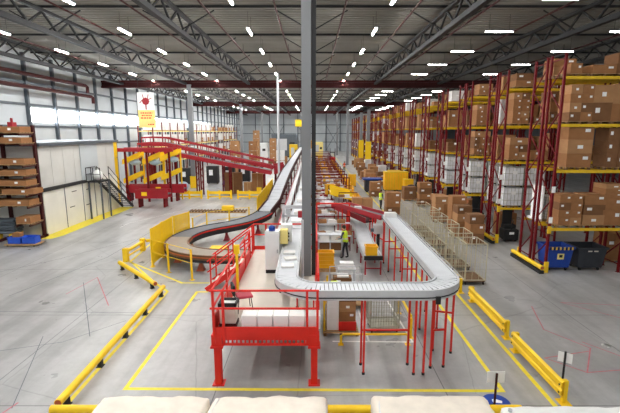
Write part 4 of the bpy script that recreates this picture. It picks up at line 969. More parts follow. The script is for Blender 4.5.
# dark machines and loads on the floor inside the rack rows
for k in range(1, 10):
    rn = 'of the %s rack row' % ORD[k]
    t = thing('stacker_truck', 'black stacker truck parked at the foot %s' % rn, 'truck', (12.6, RY0 + RP * k + .5, 0), 0, 'black stacker trucks')
    if k == 1:
        SP = t
        MB().b2(-.45, .45, -.4, .4, .12, .8).b2(-.4, .4, -.1, .35, .8, 1.05).build('body', 'black_matt', t, bev=.04); b2(-.3, .3, .36, .44, .1, 1.95).build('mast', 'steel_dark', t)
        MB().tube([(0, -.3, .8), (0, -.45, 1.35), (0, -.35, 1.45)], .03, 8).build('tiller', 'black_matt', t); b2(-.15, .15, -.415, -.4, .5, .65).build('plate', 'paper', t)
        for x in (-.35, .35): MB().tube([(x - .05, -.2, .1), (x + .05, -.2, .1)], .1, 12).build('wheel', 'rubber', t)
        proto(t)
    else:
        bpy.data.objects.remove(t); dup(SP, (12.6 + R(-.2, .2), RY0 + RP * k + .5, 0), R(-.2, .2), 'black stacker truck parked at the foot %s' % rn)
for k in (0, 1, 2, 3):
    rn = 'of the ' + rowname(k)
    load(13.0 if k else 16.1, RY0 + RP * k + 2.05, 0, 'load on the floor at the back ' + rn, 0)

# ------------------------------------------------------------------ waste bins below the nearest rack
def waste_bin(x, y, w_, d_, h, m, l, stripes):
    t = thing('waste_bin', l, 'waste bin', (x, y, 0)); a, b = w_ / 2, d_ / 2; mb = MB(); e = .06; i_ = .035
    def ring(s0, z0, s1, z1, rev):
        p = [(-a * s0, -b * s0, z0), (a * s0, -b * s0, z0), (a * s0, b * s0, z0), (-a * s0, b * s0, z0)]; q = [(-a * s1, -b * s1, z1), (a * s1, -b * s1, z1), (a * s1, b * s1, z1), (-a * s1, b * s1, z1)]
        mb._add(p + q, [(0, 1, 5, 4), (1, 2, 6, 5), (2, 3, 7, 6), (3, 0, 4, 7)])
    ring(.82, .17, 1, h, 0); ring(.78, .22, .95, h, 1)
    mb._add([(-a * .82, -b * .82, .17), (a * .82, -b * .82, .17), (a * .82, b * .82, .17), (-a * .82, b * .82, .17)], [(0, 1, 2, 3)])
    mb._add([(-a * .78, -b * .78, .22), (a * .78, -b * .78, .22), (a * .78, b * .78, .22), (-a * .78, b * .78, .22)], [(0, 1, 2, 3)])
    mb.build('body', m, t)
    mb = MB(); mb.b2(-a - .05, a + .05, -b - .06, -b + .03, h - .06, h + .03).b2(-a - .05, a + .05, b - .03, b + .06, h - .06, h + .03).b2(-a - .06, -a + .03, -b, b, h - .06, h + .03).b2(a - .03, a + .06, -b, b, h - .06, h + .03); mb.build('rim', m, t)
    b2(-a * .9, a * .9, -b * .9, b * .9, h - .3, h - .24).build('waste', 'wood' if stripes else 'black_matt', t)
    for x_ in (-a * .65, a * .65):
        for y_ in (-b * .65, b * .65): MB().tube([(x_ - .025, y_, .09), (x_ + .025, y_, .09)], .09, 12).b2(x_ - .04, x_ + .04, y_ - .03, y_ + .03, .12, .2).build('caster', 'rubber', t)
    for k in range(3): MB()._add([(-a * .5 + k * a * .5 - .02, -b * .86, .25), (-a * .5 + k * a * .5 + .02, -b * .86, .25), (-a * .5 + k * a * .5 + .02, -b * 1.0, h - .08), (-a * .5 + k * a * .5 - .02, -b * 1.0, h - .08), (-a * .5 + k * a * .5 - .02, -b * .8, .25), (-a * .5 + k * a * .5 + .02, -b * .8, .25), (-a * .5 + k * a * .5 + .02, -b * .9, h - .08), (-a * .5 + k * a * .5 - .02, -b * .9, h - .08)], [(0, 1, 2, 3), (7, 6, 5, 4), (0, 4, 5, 1), (1, 5, 6, 2), (2, 6, 7, 3), (3, 7, 4, 0)]).build('rib', m, t)
    if stripes:
        for k in range(12): x0 = -a + .02 + k * (2 * a - .06) / 12; b2(x0, x0 + .07, -b - .068, -b - .06, h - .1, h + .05).build('warning_stripe', 'beam_yellow' if k % 2 else 'black_matt', t)
        o = MB()._add([(-.17, -b * .99, .62), (.17, -b * .99, .62), (.17, -b * 1.02, .92), (-.17, -b * 1.02, .92)], [(0, 1, 2, 3)]).build('label', 'pale_yellow', t); MB().b2(-.08, .08, -b * 1.035, -b * 1.025, .72, .86).build('symbol', 'black_matt', o)
    else:
        for x_ in (-.15, .15): b2(x_ - .1, x_ + .1, -b * 1.04, -b * 1.02, h - .18, h - .12).build('lettering', 'deck_beige', t)
    return t
waste_bin(12.38, 20.75, 1.25, 1.1, 1.22, 'blue', 'blue waste bin with black and yellow striped rim under the nearest rack', True)
waste_bin(13.95, 20.75, 1.42, 1.15, 1.2, 'bin_black', 'black waste bin right of the blue one under the nearest rack', False)
t = thing('plastic_bag', 'crumpled white plastic bag on the floor beside the black bin', 'bag', (15.75, 20.2, 0))
from mathutils import noise as mnoise
mb = MB().ball((0, 0, .4), (.42, .35, .42), 0, 18, 12); mb.v = [tuple(Vector(v) * (1 + .2 * mnoise.noise(Vector(v) * 4))) for v in mb.v]; mb.v = [(a, b, max(0, c)) for a, b, c in mb.v]; mb.build('bag', 'film_white', t, smooth=True)
# ------------------------------------------------------------------ people
def person(name, label, loc, rz, joints, vest, seed=0, cloth='trousers', hair='hair'):
    """joints: dict of 3-D points for the limbs; body grown by a skin modifier as ONE surface, clothing as children"""
    t = thing(name, label, 'person', loc, rz)
    J = joints; V = []; Rr = []; E = []
    def add(p, r, par=None):
        V.append(Vector(p)); Rr.append(r); i = len(V) - 1
        if par is not None: E.append((par, i))
        return i
    pelvis = add(J['pelvis'], (.145, .115))
    waist = add(J['waist'], (.13, .1), pelvis); chest = add(J['chest'], (.155, .115), waist); neck0 = add(J['neck'], (.06, .06), chest)
    head0 = add(J['chin'], (.062, .07), neck0); head1 = add(J['brow'], (.078, .095), head0); add(J['crown'], (.055, .065), head1)
    for s_ in ('l', 'r'):
        sh = add(J['sh' + s_], (.06, .06), chest); el = add(J['el' + s_], (.043, .043), sh); wr = add(J['wr' + s_], (.028, .028), el)
        d = (Vector(J['wr' + s_]) - Vector(J['el' + s_])).normalized(); side = Vector((d.y, -d.x, 0)); side = side.normalized() if side.length > .1 else Vector((1, 0, 0))
        pm = add(Vector(J['wr' + s_]) + d * .07, (.036, .02), wr)
        for k, (o, ln) in enumerate(((-.03, .065), (-.01, .08), (.01, .075), (.03, .058))):
            a = add(Vector(J['wr' + s_]) + d * .115 + side * o, (.0095, .0095), pm); b = add(V[a] + d * ln * .55 + Vector((0, 0, -.008)), (.0085, .0085), a); add(V[b] + d * ln * .4 + Vector((0, .012, -.018)), (.007, .007), b)
        a = add(Vector(J['wr' + s_]) + d * .05 + side * .045, (.0105, .0105), pm); add(V[a] + d * .035 + side * .012, (.009, .009), a)
        hp_ = add(J['hip' + s_], (.088, .09), pelvis); kn = add(J['kn' + s_], (.06, .062), hp_); an = add(J['an' + s_], (.042, .045), kn)
        he = add(Vector(J['an' + s_]) + Vector(J['toe' + s_]) * .35 + Vector((0, 0, -.045)), (.042, .04), an); add(Vector(J['an' + s_]) + Vector(J['toe' + s_]) + Vector((0, 0, -.055)), (.036, .028), he)
    me = bpy.data.meshes.new('body'); me.from_pydata([tuple(v) for v in V], E, []); o = bpy.data.objects.new('body_source', me); C.objects.link(o)
    sk = o.modifiers.new('skin', 'SKIN'); sk.use_smooth_shade = True
    for i, sv in enumerate(me.skin_vertices[0].data): sv.radius = Rr[i]; sv.use_root = (i == 0)
    ss = o.modifiers.new('sub', 'SUBSURF'); ss.levels = ss.render_levels = 2
    dg = bpy.context.evaluated_depsgraph_get(); ev = bpy.data.meshes.new_from_object(o.evaluated_get(dg)); bpy.data.objects.remove(o)
    ev.name = 'body'; ev.materials.clear()
    for m in ('skin', cloth, 'shirt', 'rubber'): ev.materials.append(M[m])
    wz = J['waist'][2] + .0; wrists = [Vector(J['wrl']), Vector(J['wrr'])]; nz = J['neck'][2] + .03; elb = [(Vector(J['shl']), Vector(J['ell']), Vector(J['wrl'])), (Vector(J['shr']), Vector(J['elr']), Vector(J['wrr']))]
    def dseg(p, a, b): ab = b - a; tt = max(0, min(1, (p - a).dot(ab) / ab.length_squared)); return (p - a - ab * tt).length
    vest_f = []
    for p in ev.polygons:
        c = p.center; arm = min(min(dseg(c, a, b), dseg(c, b, w_)) for a, b, w_ in elb) < .065; hand = min((c - w_).length for w_ in wrists) < .19 and min(dseg(c, b, w_) for a, b, w_ in elb) > .02 and min(((c - w_).dot((w_ - b).normalized())) for a, b, w_ in [min(elb, key=lambda e: (c - e[2]).length)]) > -.01
        if c.z < .1: p.material_index = 3
        elif hand or c.z > nz: p.material_index = 0
        elif c.z < wz - .06 and not arm: p.material_index = 1
        else: p.material_index = 2
        p.use_smooth = True
        if not hand and dseg(c, Vector(J['waist']), Vector(J['neck'])) < .24 and (not arm or dseg(c, Vector(J['pelvis']), Vector(J['neck'])) < .17) and wz - .24 < c.z < J['neck'][2] - .0: vest_f.append(p.index)
    body = bpy.data.objects.new('body', ev); C.objects.link(body); body.parent = t
    # vest: the torso surface, moved outwards
    mb = MB(); idx = {}; bands = []
    for fi in vest_f:
        p = ev.polygons[fi]; f = []
        for v in p.vertices:
            if v not in idx: idx[v] = len(mb.v); vv = ev.vertices[v]; mb.v.append(tuple(vv.co + vv.normal * .034))
            f.append(idx[v])
        mb.f.append(tuple(f)); zrel = (p.center.z - (wz - .17)) / (J['neck'][2] - wz + .15); mb.m.append(1 if (.22 < zrel < .34) else 0)
    vo = mb.build('vest', [vest, 'reflect'], t, smooth=True); so = vo.modifiers.new('thick', 'SOLIDIFY'); so.thickness = .012
    # hair, ears and face
    ch, br, cr = Vector(J['chin']), Vector(J['brow']), Vector(J['crown']); f = Vector(J.get('face', (0, 1, 0))).normalized(); sd = Vector((f.y, -f.x, 0)); mid = (br + cr) / 2
    hb = MB().ball(tuple(mid - f * .022 + Vector((0, 0, .0))), (.098, .108, .115), 0, 16, 10)
    hb.build('hair', hair, t, smooth=True)
    for sg in (-1, 1): MB().ball(tuple(br + sd * sg * .082 - Vector((0, 0, .02))), (.018, .026, .034), 0, 8, 6).build('ear', 'skin', t, smooth=True)
    MB().ball(tuple(br + f * .098 - Vector((0, 0, .035))), (.016, .016, .024), 0, 8, 6).build('nose', 'skin', t, smooth=True)
    for sg in (-1, 1): MB().ball(tuple(br + f * .088 + sd * sg * .032), (.012, .012, .008), 0, 8, 6).build('eye', 'hair', t, smooth=True)
    MB().ball(tuple(br + f * .09 - Vector((0, 0, .075))), (.024, .012, .007), 0, 8, 6).build('mouth', 'chair_red', t, smooth=True)
    return t
def pose(lean=0.0, stride=.1, arms=((.25, .2, 1.05), (-.25, .2, 1.05)), face=(0, 1, 0), h=1.0):
    J = dict(pelvis=(0, 0, .95), waist=(0, lean * .3, 1.1), chest=(0, lean * .7, 1.33), neck=(0, lean, 1.5), chin=(0, lean + .02, 1.56), brow=(0, lean + .04, 1.66), crown=(0, lean + .03, 1.74),
             shl=(-.19, lean * .9, 1.42), shr=(.19, lean * .9, 1.42), hipl=(-.1, 0, .9), hipr=(.1, 0, .9), knl=(-.11, stride * .6 + .03, .5), knr=(.11, -stride * .4 + .03, .5), anl=(-.11, stride, .1), anr=(.11, -stride, .1), toel=(0, .16, 0), toer=(0, .16, 0), face=face)
    for s_, (x, y, z) in zip(('l', 'r'), arms):
        sh = Vector(J['sh' + s_]); wr = Vector((x, y, z)); m_ = (sh + wr) / 2; d = wr - sh; lack = max(0, .3 ** 2 - (d.length / 2) ** 2) ** .5; J['el' + s_] = tuple(m_ + Vector((.6 if s_ == 'r' else -.6, -.5, -.6)).normalized() * lack); J['wr' + s_] = tuple(wr)
    return {k: tuple(Vector(v) * h) for k, v in J.items()}
person('person', 'person in a bright yellow vest and dark trousers bending to a packing table', (1.85, 22.4, 0), radians(62), pose(.1, .1, ((-.17, .38, 1.05), (.17, .42, 1.08)), h=1.04), 'hivis')
bpy.context.view_layer.update()
person('person', 'person in a yellow vest standing behind a carton stack in the aisle', (6.15, 37.2, 0), radians(-60), pose(.02, .06, ((-.24, .18, 1.0), (.24, .12, .95))), 'hivis')
person('person', 'person in an orange vest walking far down the aisle', (5.6, 73, 0), radians(170), pose(.02, .14, ((-.25, .15, .98), (.26, -.1, .92))), 'hivis_orange')

# ------------------------------------------------------------------ cartons in the aisle between cages and racks
def pile(x, y, where, grid, h, w_=1.05, kind=None, pal_=True, z=0): stack(x, y, z, where, grid, h, w_, .95, kind, .03)
pile(10.1, 25.6, 'in the near pile before the racks', [1, 1, 1], [.6, .6, .55], .9)
pile(9.9, 27.3, 'in the pile second from the camera before the racks', [1, 1, 1, 1], [.5, .5, .5, .5], .95)
pile(10.2, 29.2, 'in the tall pile third from the camera before the racks', [1, 1, 1, 1], [.6, .6, .6, .55], 1.0)
pile(10.0, 31.9, 'in the stepped pile beside the second rack row', [2, 2, 1], [.7, .65, .55], 1.3)
pile(10.3, 33.8, 'in the pile behind the stepped pile', [1, 1, 1], [.6, .65, .5], 1.05)
pile(10.55, 39.2, 'in the brown pile beside the third rack row', [1, 1, 1, 1], [.55, .5, .55, .5], 1.15)
pile(6.75, 34.8, 'in the pile in the middle of the aisle', [1, 1, 1], [.6, .6, .6], 1.2)
pile(6.75, 44.8, 'in the pile beside the dark blue bin', [1, 1, 1], [.55, .5, .45], 1.15)
k = 0
for x, y, kd in ((9.9, 42.6, 5), (7.4, 53, 0), (8.9, 54, 3), (10.3, 55, 4), (7.8, 57.5, 1), (9.6, 58.5, 5), (11.0, 60, 2), (7.6, 61.5, 3), (9.2, 63, 0), (10.7, 64.5, 4), (7.9, 66, 5), (9.6, 67.5, 1), (8.3, 71, 0), (10.2, 72, 3), (8.6, 76, 5), (10.3, 78, 4), (8.8, 82, 1), (10.6, 84, 0), (9.0, 89, 2), (10.4, 93, 3)):
    load(x, y, 0, 'pallet load on the aisle floor, %s of the loose group from the camera' % ORD[k], kd, R(-.2, .2), 'pallet loads in the aisle', (1.1, 1.1, 1 if kd not in (2,) else .8)); k += 1
t = thing('covered_load', 'black wrapped bundle on a pallet beside the yellow crates', 'pallet load', (10.4, 43.9, 0))
b2(-.6, .6, -.5, .5, .02, .5).build('cartons', 'carton', t); MB().ball((0, 0, .95), (.6, .5, .5)).build('bundle', 'black_matt', t, smooth=True); b2(-.14, .14, -.515, -.5, .85, 1.05).build('paper_label', 'paper', t)
t = thing('tipping_bin', 'dark bin with a blue top edge in the aisle', 'bin', (6.85, 48.5, 0)); b2(-.75, .75, -.6, .6, .15, 1.45).build('body', 'bin_black', t, bev=.03); b2(-1.0, 1.2, -.75, .75, 1.45, 1.6).build('rim', 'blue', t)
for x in (-.5, .5): b2(x - .1, x + .1, -.5, .5, 0, .15).build('foot', 'steel_dark', t)
def yellow_tote(): 
    t = thing('yellow_container', 'x', 'container'); b2(-.6, .6, -.5, .5, .1, 1.9).build('body', 'tote_yellow', t, bev=.03); mb = MB()
    for x in (-.4, -.13, .13, .4): mb.b2(x - .03, x + .03, -.53, -.5, .15, 1.8)
    mb.build('ribs', 'beam_yellow', t); b2(-.63, .63, -.53, .53, 1.85, 1.95).build('rim', 'beam_yellow', t)
    for x in (-.5, .5): b2(x - .08, x + .08, -.45, .45, 0, .1).build('foot', 'steel_dark', t)
    return proto(t)
yt = yellow_tote()
for i, (x, y, sc) in enumerate(((9.2, 49.6, 1.15), (10.62, 49.8, 1.15), (10.0, 51.3, 1.15), (10.8, 47.0, .85), (5.1, 53.5, .8))):
    first_or_dup(yt, (x, y, 0), 0, ('tall yellow container in the aisle, left of the big pair', 'tall yellow container in the aisle, right of the big pair', 'tall yellow container behind the big pair', 'smaller yellow container beside the black wrapped bundle', 'small yellow container at the end of the packing rows')[i], (sc, sc, sc), 'yellow containers')
t = thing('forklift', 'red forklift truck far down the aisle', 'forklift', (4.6, 96, 0)); b2(-.7, .7, -1, 1, .3, 1.2).build('body', 'bright_red', t, bev=.08)
for x in (-.55, .55): b2(x - .06, x + .06, -1.3, -1.15, .1, 3.2).build('mast', 'black_matt', t); b2(x - .05, x + .05, -2.3, -1.2, .1, .16).build('fork', 'steel_dark', t); MB().bar((x, -.6, 1.2), (x, -.4, 2.2), .07).bar((x, .8, 1.2), (x, .6, 2.2), .07).build('cab_post', 'black_matt', t); MB().tube([(x - .1, -.6, .3), (x + .1, -.6, .3)], .3, 12).build('wheel', 'rubber', t); MB().tube([(x - .1, .7, .3), (x + .1, .7, .3)], .3, 12).build('wheel', 'rubber', t)
b2(-.6, .6, -.5, .7, 2.2, 2.28).build('roof_guard', 'black_matt', t)
for i, x in enumerate(((10.85, 94), (10.85, 82))):
    t = thing('protection_board', 'tall yellow protection board before the far rack ends, %s of two' % ('farther', 'nearer')[i], 'board', (*x, 0)); b2(-.55, .55, -.1, .1, .0, 5.0).build('board', 'yellow', t); b2(-.3, .3, .15, .55, 0, 11).build('support_column', 'column_grey', t)

# ------------------------------------------------------------------ packing area right of the column
def packing_table():
    t = thing('packing_table', 'x', 'table'); b2(-1.6, 1.6, -.45, .45, .86, .92).build('table_top', 'belt_white', t)
    for x in (-1.5, 1.5):
        for y in (-.38, .38): b2(x - .035, x + .035, y - .035, y + .035, 0, .86 if y < 0 else 1.9).build('leg', 'rack_red', t)
    b2(-1.5, 1.5, -.3, .38, .3, .34).build('lower_shelf', 'alu_white', t); b2(-1.55, 1.55, .1, .42, 1.5, 1.54).build('upper_shelf', 'belt_white', t); b2(-1.55, 1.55, .36, .4, 1.86, 1.92).build('top_bar', 'rack_red', t)
    return proto(t)
pt = packing_table()
bx1 = tag(b2(-.2, .2, -.15, .15, 0, .22).build('parcel', 'film_white', bev=.01), 'x', 'parcel'); bx2 = tag(b2(-.24, .24, -.18, .18, 0, .2).build('parcel', 'carton', bev=.01), 'x', 'parcel')
tt = crate(.56, .38, .32, 'tote_yellow'); tt['category'] = 'tote'; tt.name = 'stacking_tote'; CHILDREN[tt.name] = kids(tt)
ys = [(24.3, 1.3, 1.0), (27.3, .9, .4), (30.6, .9, .5), (34.0, .5, .34), (34.3, 3.0, .5), (38.8, 2.6, .7), (42, 1.9, 1), (45.2, 1.9, 1), (48.4, 1.9, 1), (51.6, 1.9, 1), (54.8, 1.9, 1), (58, 1.9, 1), (61.4, 1.9, 1), (65, 1.9, 1), (69, 1.9, 1), (73.5, 1.9, 1), (78.5, 1.9, 1), (84, 1.9, 1), (91, 1.9, 1)]
for i, (y, cx, sc) in enumerate(ys):
    if i == 0: sc = .62
    first_or_dup(pt, (cx, y, 0), 0, 'white packing table with red legs, %s from the worker' % ORD[i], (sc, 1, 1), 'packing tables')
    nn = 4 if sc > .6 else 2
    for j in range(nn):
        p = bx1 if (i + j) % 3 else bx2
        first_or_dup(p, (cx + sc * (-1.25 + 2.5 * j / (nn - 1)) + R(-.05, .05), y - .15, .921), R(-.3, .3), '%s parcel on the %s packing table, %s from its left end' % ('white' if p is bx1 else 'brown', ORD[i], ORD[j]), None, 'parcels on packing tables')
    for j in range(3 if sc > .6 else 2):
        first_or_dup(bx1 if j % 2 else bx2, (cx + sc * (-1.1 + .9 * j) , y + .26, 1.541), R(-.1, .1), 'parcel on the upper shelf of the %s packing table, %s from left' % (ORD[i], ORD[j]), None, 'parcels on packing tables')
    if i > 4:
        for j in range(3):
            first_or_dup(tt, (4.15 + R(-.1, .15), y - 1.2 + 1.02 * j, .001), R(-.1, .1) + pi / 2, 'yellow tote on the floor right of the %s packing table, %s one' % (ORD[i], ORD[j]), (1.5, 1.7, R(2, 3.4)), 'yellow totes along the packing rows')
        t = thing('red_gate_frame', 'red tube frame behind the %s packing table' % ORD[i], 'frame', (2.0, y + 1.2, 0), 0, 'red frames over the packing rows')
        for xx in (-1.9, 1.55): b2(xx - .05, xx + .05, -.05, .05, 0, 2.6).build('post', 'rack_red', t)
        b2(-1.9, 1.55, -.05, .05, 2.5, 2.6).build('bar', 'rack_red', t)
        if i < 6: continue
        t = thing('packing_belt', 'white belt with red sides before the %s packing table' % ORD[i], 'conveyor', (1.9, y - 1.4, 0), 0, 'belts in the packing rows')
        b2(-1.5, 1.4, -.3, .3, .8, .86).build('belt', 'belt_white', t)
        for yy in (-.33, .33): b2(-1.5, 1.4, yy - .03, yy + .03, .7, .92).build('side', 'conv_red', t)
        for xx in (-1.3, 1.2): b2(xx - .05, xx + .05, -.25, .25, 0, .8).build('leg', 'rack_red', t)
        for j in range(3): first_or_dup(tt if j == 1 and i % 3 == 0 else bx1, (.8 + j * .95, y - 1.4, .861), R(-.4, .4), '%s on the belt before the %s packing table, %s from left' % ('yellow tote' if j == 1 and i % 3 == 0 else 'white parcel', ORD[i], ORD[j]), None, 'goods on the packing belts')
# belts between the tables
t = thing('outfeed_conveyor', 'white belt conveyor with a black end bar carrying a yellow tote', 'conveyor'); bp_ = spline([(2.95, 19.5, .95), (2.95, 22.5, .95), (3.1, 27.5, .95), (2.6, 30, .97), (.6, 38.5, 1.0)], 5)
MB().sweep(bp_, -.36, .36, -.06, 0).build('belt', 'belt_white', t); MB().sweep(bp_, -.43, -.36, -.2, .08).build('side_frame', 'alu_white', t); MB().sweep(bp_, .36, .43, -.2, .08).build('side_frame', 'alu_white', t); b2(2.5, 3.4, 19.4, 19.5, .82, 1.02).build('end_bar', 'black_matt', t)
for y in (19.7, 21.6, 23.5, 25.5, 27.4):
    for x in (2.6, 3.35): b2(x - .035, x + .035, y - .035, y + .035, 0, .75).build('leg', 'conv_red', t)
    b2(2.6, 3.35, y - .025, y + .025, .3, .35).build('cross_brace', 'conv_red', t)
first_or_dup(tt, (2.9, 19.95, .951), 0, 'yellow tote at the black end bar of the white belt', (1.0, 1.1, 1.5), 'totes on the belt')
tag(b2(-.2, .2, -.2, .2, 0, .25).build('carton', 'paper', loc=(3.1, 20.6, .951), rz=.3), 'small white carton behind the yellow tote on the belt', 'carton')
t = thing('red_transfer_conveyor', 'dark red slide conveyor joining the far end of the white slat conveyor', 'conveyor'); sp_ = [(1.9, 27.6, 2.2), (4.1, 22.4, 2.35)]
for o in (-.42, .42): MB().sweep(sp_, o - .04, o + .04, -.16, .1).build('side', 'conv_red', t)
MB().sweep(sp_, -.38, .38, -.14, -.06).build('bed', 'belt_dark', t); b2(2.6, 3.0, 24.9, 25.4, 2.3, 2.42).build('plate', 'belt_white', t)
for x, y in ((2.0, 27.3), (2.3, 26.5), (3.62, 23.6), (3.62, 24.6), (4.0, 22.9), (2.35, 27.9)): b2(x - .04, x + .04, y - .04, y + .04, 0, 2.0).build('leg', 'bright_red', t)
for a, b in (((2.0, 27.3), (2.3, 26.5)), ((3.62, 24.6), (4.0, 22.9))): MB().bar((*a, .9), (*b, .9), .05).build('cross_brace', 'bright_red', t)
t = thing('red_slide', 'lower dark red slide beneath the transfer conveyor', 'slide'); sp_ = [(1.75, 29.4, 1.7), (3.7, 25.9, 1.35)]
MB().sweep(sp_, -.4, .4, -.08, 0).build('bed', 'dark_red', t); MB().sweep(sp_, -.46, -.4, -.1, .25).build('side', 'conv_red', t); MB().sweep(sp_, .4, .46, -.1, .25).build('side', 'conv_red', t)
for x, y in ((1.85, 29.2), (3.66, 26.0)): b2(x - .04, x + .04, y - .04, y + .04, 0, 1.4).build('leg', 'bright_red', t)
t = thing('transfer_drive', 'grey drive unit between the red slide and the white slat conveyor', 'machine', (3.6, 22.1, 0)); b2(-.3, .2, -.2, .3, 1.5, 1.98).build('housing', 'alu', t, bev=.03); b2(-.1, .05, -.05, .1, 0, 1.5).build('stand', 'steel_dark', t); MB().tube([(-.45, -.1, 1.7), (-.3, -.1, 1.7)], .1, 10).build('motor', 'steel_blue', t)
t = thing('gate_frame', 'red tube frame across the belt behind the packing table', 'frame', (0, 26.0, 0))
for x in (.3, 2.35): b2(x - .045, x + .045, -.045, .045, 0, 2.5).build('post', 'bright_red', t)
b2(.3, 2.35, -.045, .045, 2.42, 2.5).build('bar', 'bright_red', t)
# shelves with white bins left of the worker, stacked yellow totes, carton carts
t = thing('bin_shelf', 'white shelf with grey bins beside the worker in the yellow vest', 'shelf', (1.05, 23.0, 0)); 
for z in (.35, .85, 1.25): b2(-.75, .7, -.3, .3, z - .03, z).build('shelf', 'belt_white', t)
for x in (-.72, .67): 
    for y in (-.27, .27): b2(x - .03, x + .03, y - .03, y + .03, 0, 1.3).build('leg', 'alu_white', t)
for i in range(2): tag(b2(-.26, .26, -.24, .24, 0, .34).build('box', 'paper', loc=(.7 + .65 * i, 23.0, .851)), 'white box on the bin shelf, %s one' % ('left', 'right')[i], 'box')
for i in range(2): tag(b2(-.28, .28, -.24, .24, 0, .4).build('carton', 'carton_dark', loc=(.7 + .65 * i, 23.0, .351)), 'brown carton on the lower level of the bin shelf, %s one' % ('left', 'right')[i], 'carton')
for j in range(2):
    for i in range(4):
        if j == 1: continue
        first_or_dup(tt, (.68, 20.5, .16 + i * .2), 0, 'yellow tote in the neat stack beside the grey column, %s from the bottom' % ORD[i], (1.45, 1.5, .62), 'stacked yellow totes')
tag(b2(-.5, .5, -.4, .4, 0, .15).build('pallet_board', 'wood', loc=(.68, 20.5, 0)), 'low wooden board under the neat stack of yellow totes', 'board')
t = thing('carton_cart', 'tube cart loaded with cartons behind the white conveyor', 'cart', (1.35, 16.1, 0))
b2(-.65, .65, -.5, .5, .15, .2).build('deck', 'wood', t)
for x in (-.62, .62):
    for y in (-.47, .47): MB().tube([(x, y, .2), (x, y, 1.45)], .02, 6).build('post', 'alu', t); MB().tube([(x - .02, y, .07), (x + .02, y, .07)], .07, 10).build('caster', 'rubber', t)
for y in (-.47, .47): MB().tube([(-.62, y, 1.45), (.62, y, 1.45)], .018, 6).build('rail', 'alu', t)
for i, (x, y, z, sx, sy, sz, l, kd) in enumerate(((-.2, 0, .2, .8, .8, .5, 'big brown carton at the bottom of the tube cart', 0), (-.2, -.1, .71, .75, .7, .3, 'brown carton in the middle of the tube cart', 1), (-.15, -.1, 1.02, .7, .6, .22, 'brown carton on top in the tube cart', 2))): carton(1.35 + x, 16.1 + y, z, sx, sy, sz, l, kd)
tag(b2(-.25, .2, -.2, .2, 0, .05).build('film_sheet', 'film_white', loc=(1.25, 16.0, 1.245)), 'white film sheet lying on the top carton of the tube cart', 'film')
tag(b2(-.3, .3, -.2, .2, 0, .25).build('box', 'paper', loc=(1.55, 18.1, 0.9)), 'white box on the shelf behind the tube cart', 'box'); tag(MB().b2(-.4, .4, -.3, .3, .82, .9).b2(-.38, -.32, -.28, -.22, 0, .82).b2(.32, .38, -.28, -.22, 0, .82).b2(-.38, -.32, .22, .28, 0, .82).b2(.32, .38, .22, .28, 0, .82).build('side_table', 'belt_white', loc=(1.55, 18.1, 0)), 'small white side table behind the tube cart', 'table')
# pallet with cartons right under the front run of the conveyor
pallet(1.0, 13.9, 0, 'wooden pallet under the front run of the white conveyor')
tag(b2(-.3, .3, -.35, .35, 0, .32).build('crate', 'bright_red', loc=(1.22, 13.9, .131)), 'red crate on the pallet under the white conveyor', 'crate')
for i in range(3): carton(1.22, 13.9, .452 + .36 * i, .56, .62, .355, 'brown carton above the red crate under the white conveyor, %s one' % ORD[i], i)
for i in range(3): tag(b2(-.2, .2, -.3, .3, 0, .42).build('box', 'paper', loc=(.72, 13.9, .131 + .425 * i)), 'white box in the stack left of the red crate, %s from the bottom' % ORD[i], 'box')
tag(b2(-.12, .12, -.3, .3, 0, .3).build('box', 'hivis', loc=(.78, 13.9, .131 + 1.276)), 'bright yellow box on the white boxes under the conveyor', 'box')
t = thing('yellow_post', 'yellow upright posts beside the pallet under the conveyor', 'post', (.42, 13.6, 0)); MB().tube([(0, 0, 0), (0, 0, 1.9)], .035, 8).tube([(.12, .6, 0), (.12, .6, 1.9)], .035, 8).bar((0, 0, 1.0), (.12, .6, 1.0), .04).build('frame', 'beam_yellow', t)

# ------------------------------------------------------------------ middle distance left of the column
for i, (x, y, w_, d_, h, m, l) in enumerate(((-8.8, 47.1, 1.9, .7, 2.4, 'carton_dark', 'tall brown carton cabinet behind the low guards, left pair'), (-7.2, 47.1, .85, .7, 1.3, 'carton_pale', 'low pale carton behind the low guards'), (-6.1, 47.1, 1.2, .7, 2.3, 'carton', 'tall brown carton with a yellow note behind the low guards'))):
    o = tag(b2(-w_ / 2, w_ / 2, -d_ / 2, d_ / 2, 0, h).build('carton', m, loc=(x, y + 2.0 if False else y, 0), bev=.02), l, 'carton')
    b2(-.02, .02, -d_ / 2 - .005, -d_ / 2, .05, h - .05).build('tape_strip', 'tape', o)
    if i == 2: b2(-.1, .45, -d_ / 2 - .01, -d_ / 2, .3, .75).build('paper_note', 'yellow', o)
for i, (x, y, h) in enumerate(((-13.2, 56, 2.4), (-11.2, 57, 2.2), (-9.3, 58, 2.4), (-7.6, 59, 2.0), (-16.5, 55, 2.2))):
    t = thing('roll_container', 'black roll container behind the red sloping conveyor, %s' % ('second from the left', 'middle one', 'second from the right', 'farthest right', 'farthest left')[i], 'container', (x, y, 0), 0, 'black roll containers'); b2(-.75, .75, -.5, .5, .15, h).build('body', 'black_matt', t, bev=.03); b2(-.4, .1, -.515, -.5, h * .5, h * .8).build('panel', 'mesh_white', t)
    for xx in (-.6, .6): MB().tube([(xx - .03, -.3, .08), (xx + .03, -.3, .08)], .08, 8).tube([(xx - .03, .3, .08), (xx + .03, .3, .08)], .08, 8).build('wheel', 'rubber', t)
for i, (x, y) in enumerate(((-10.4, 51.5), (-15.3, 49.6))): tag(MB().ball((0, 0, .5), (.7, .6, .55)).build('sack', 'blue' if i == 0 else 'light_blue', loc=(x, y, .04), smooth=True), ('dark blue', 'pale blue')[i] + ' sack on the floor under the sloping conveyors', 'sack')
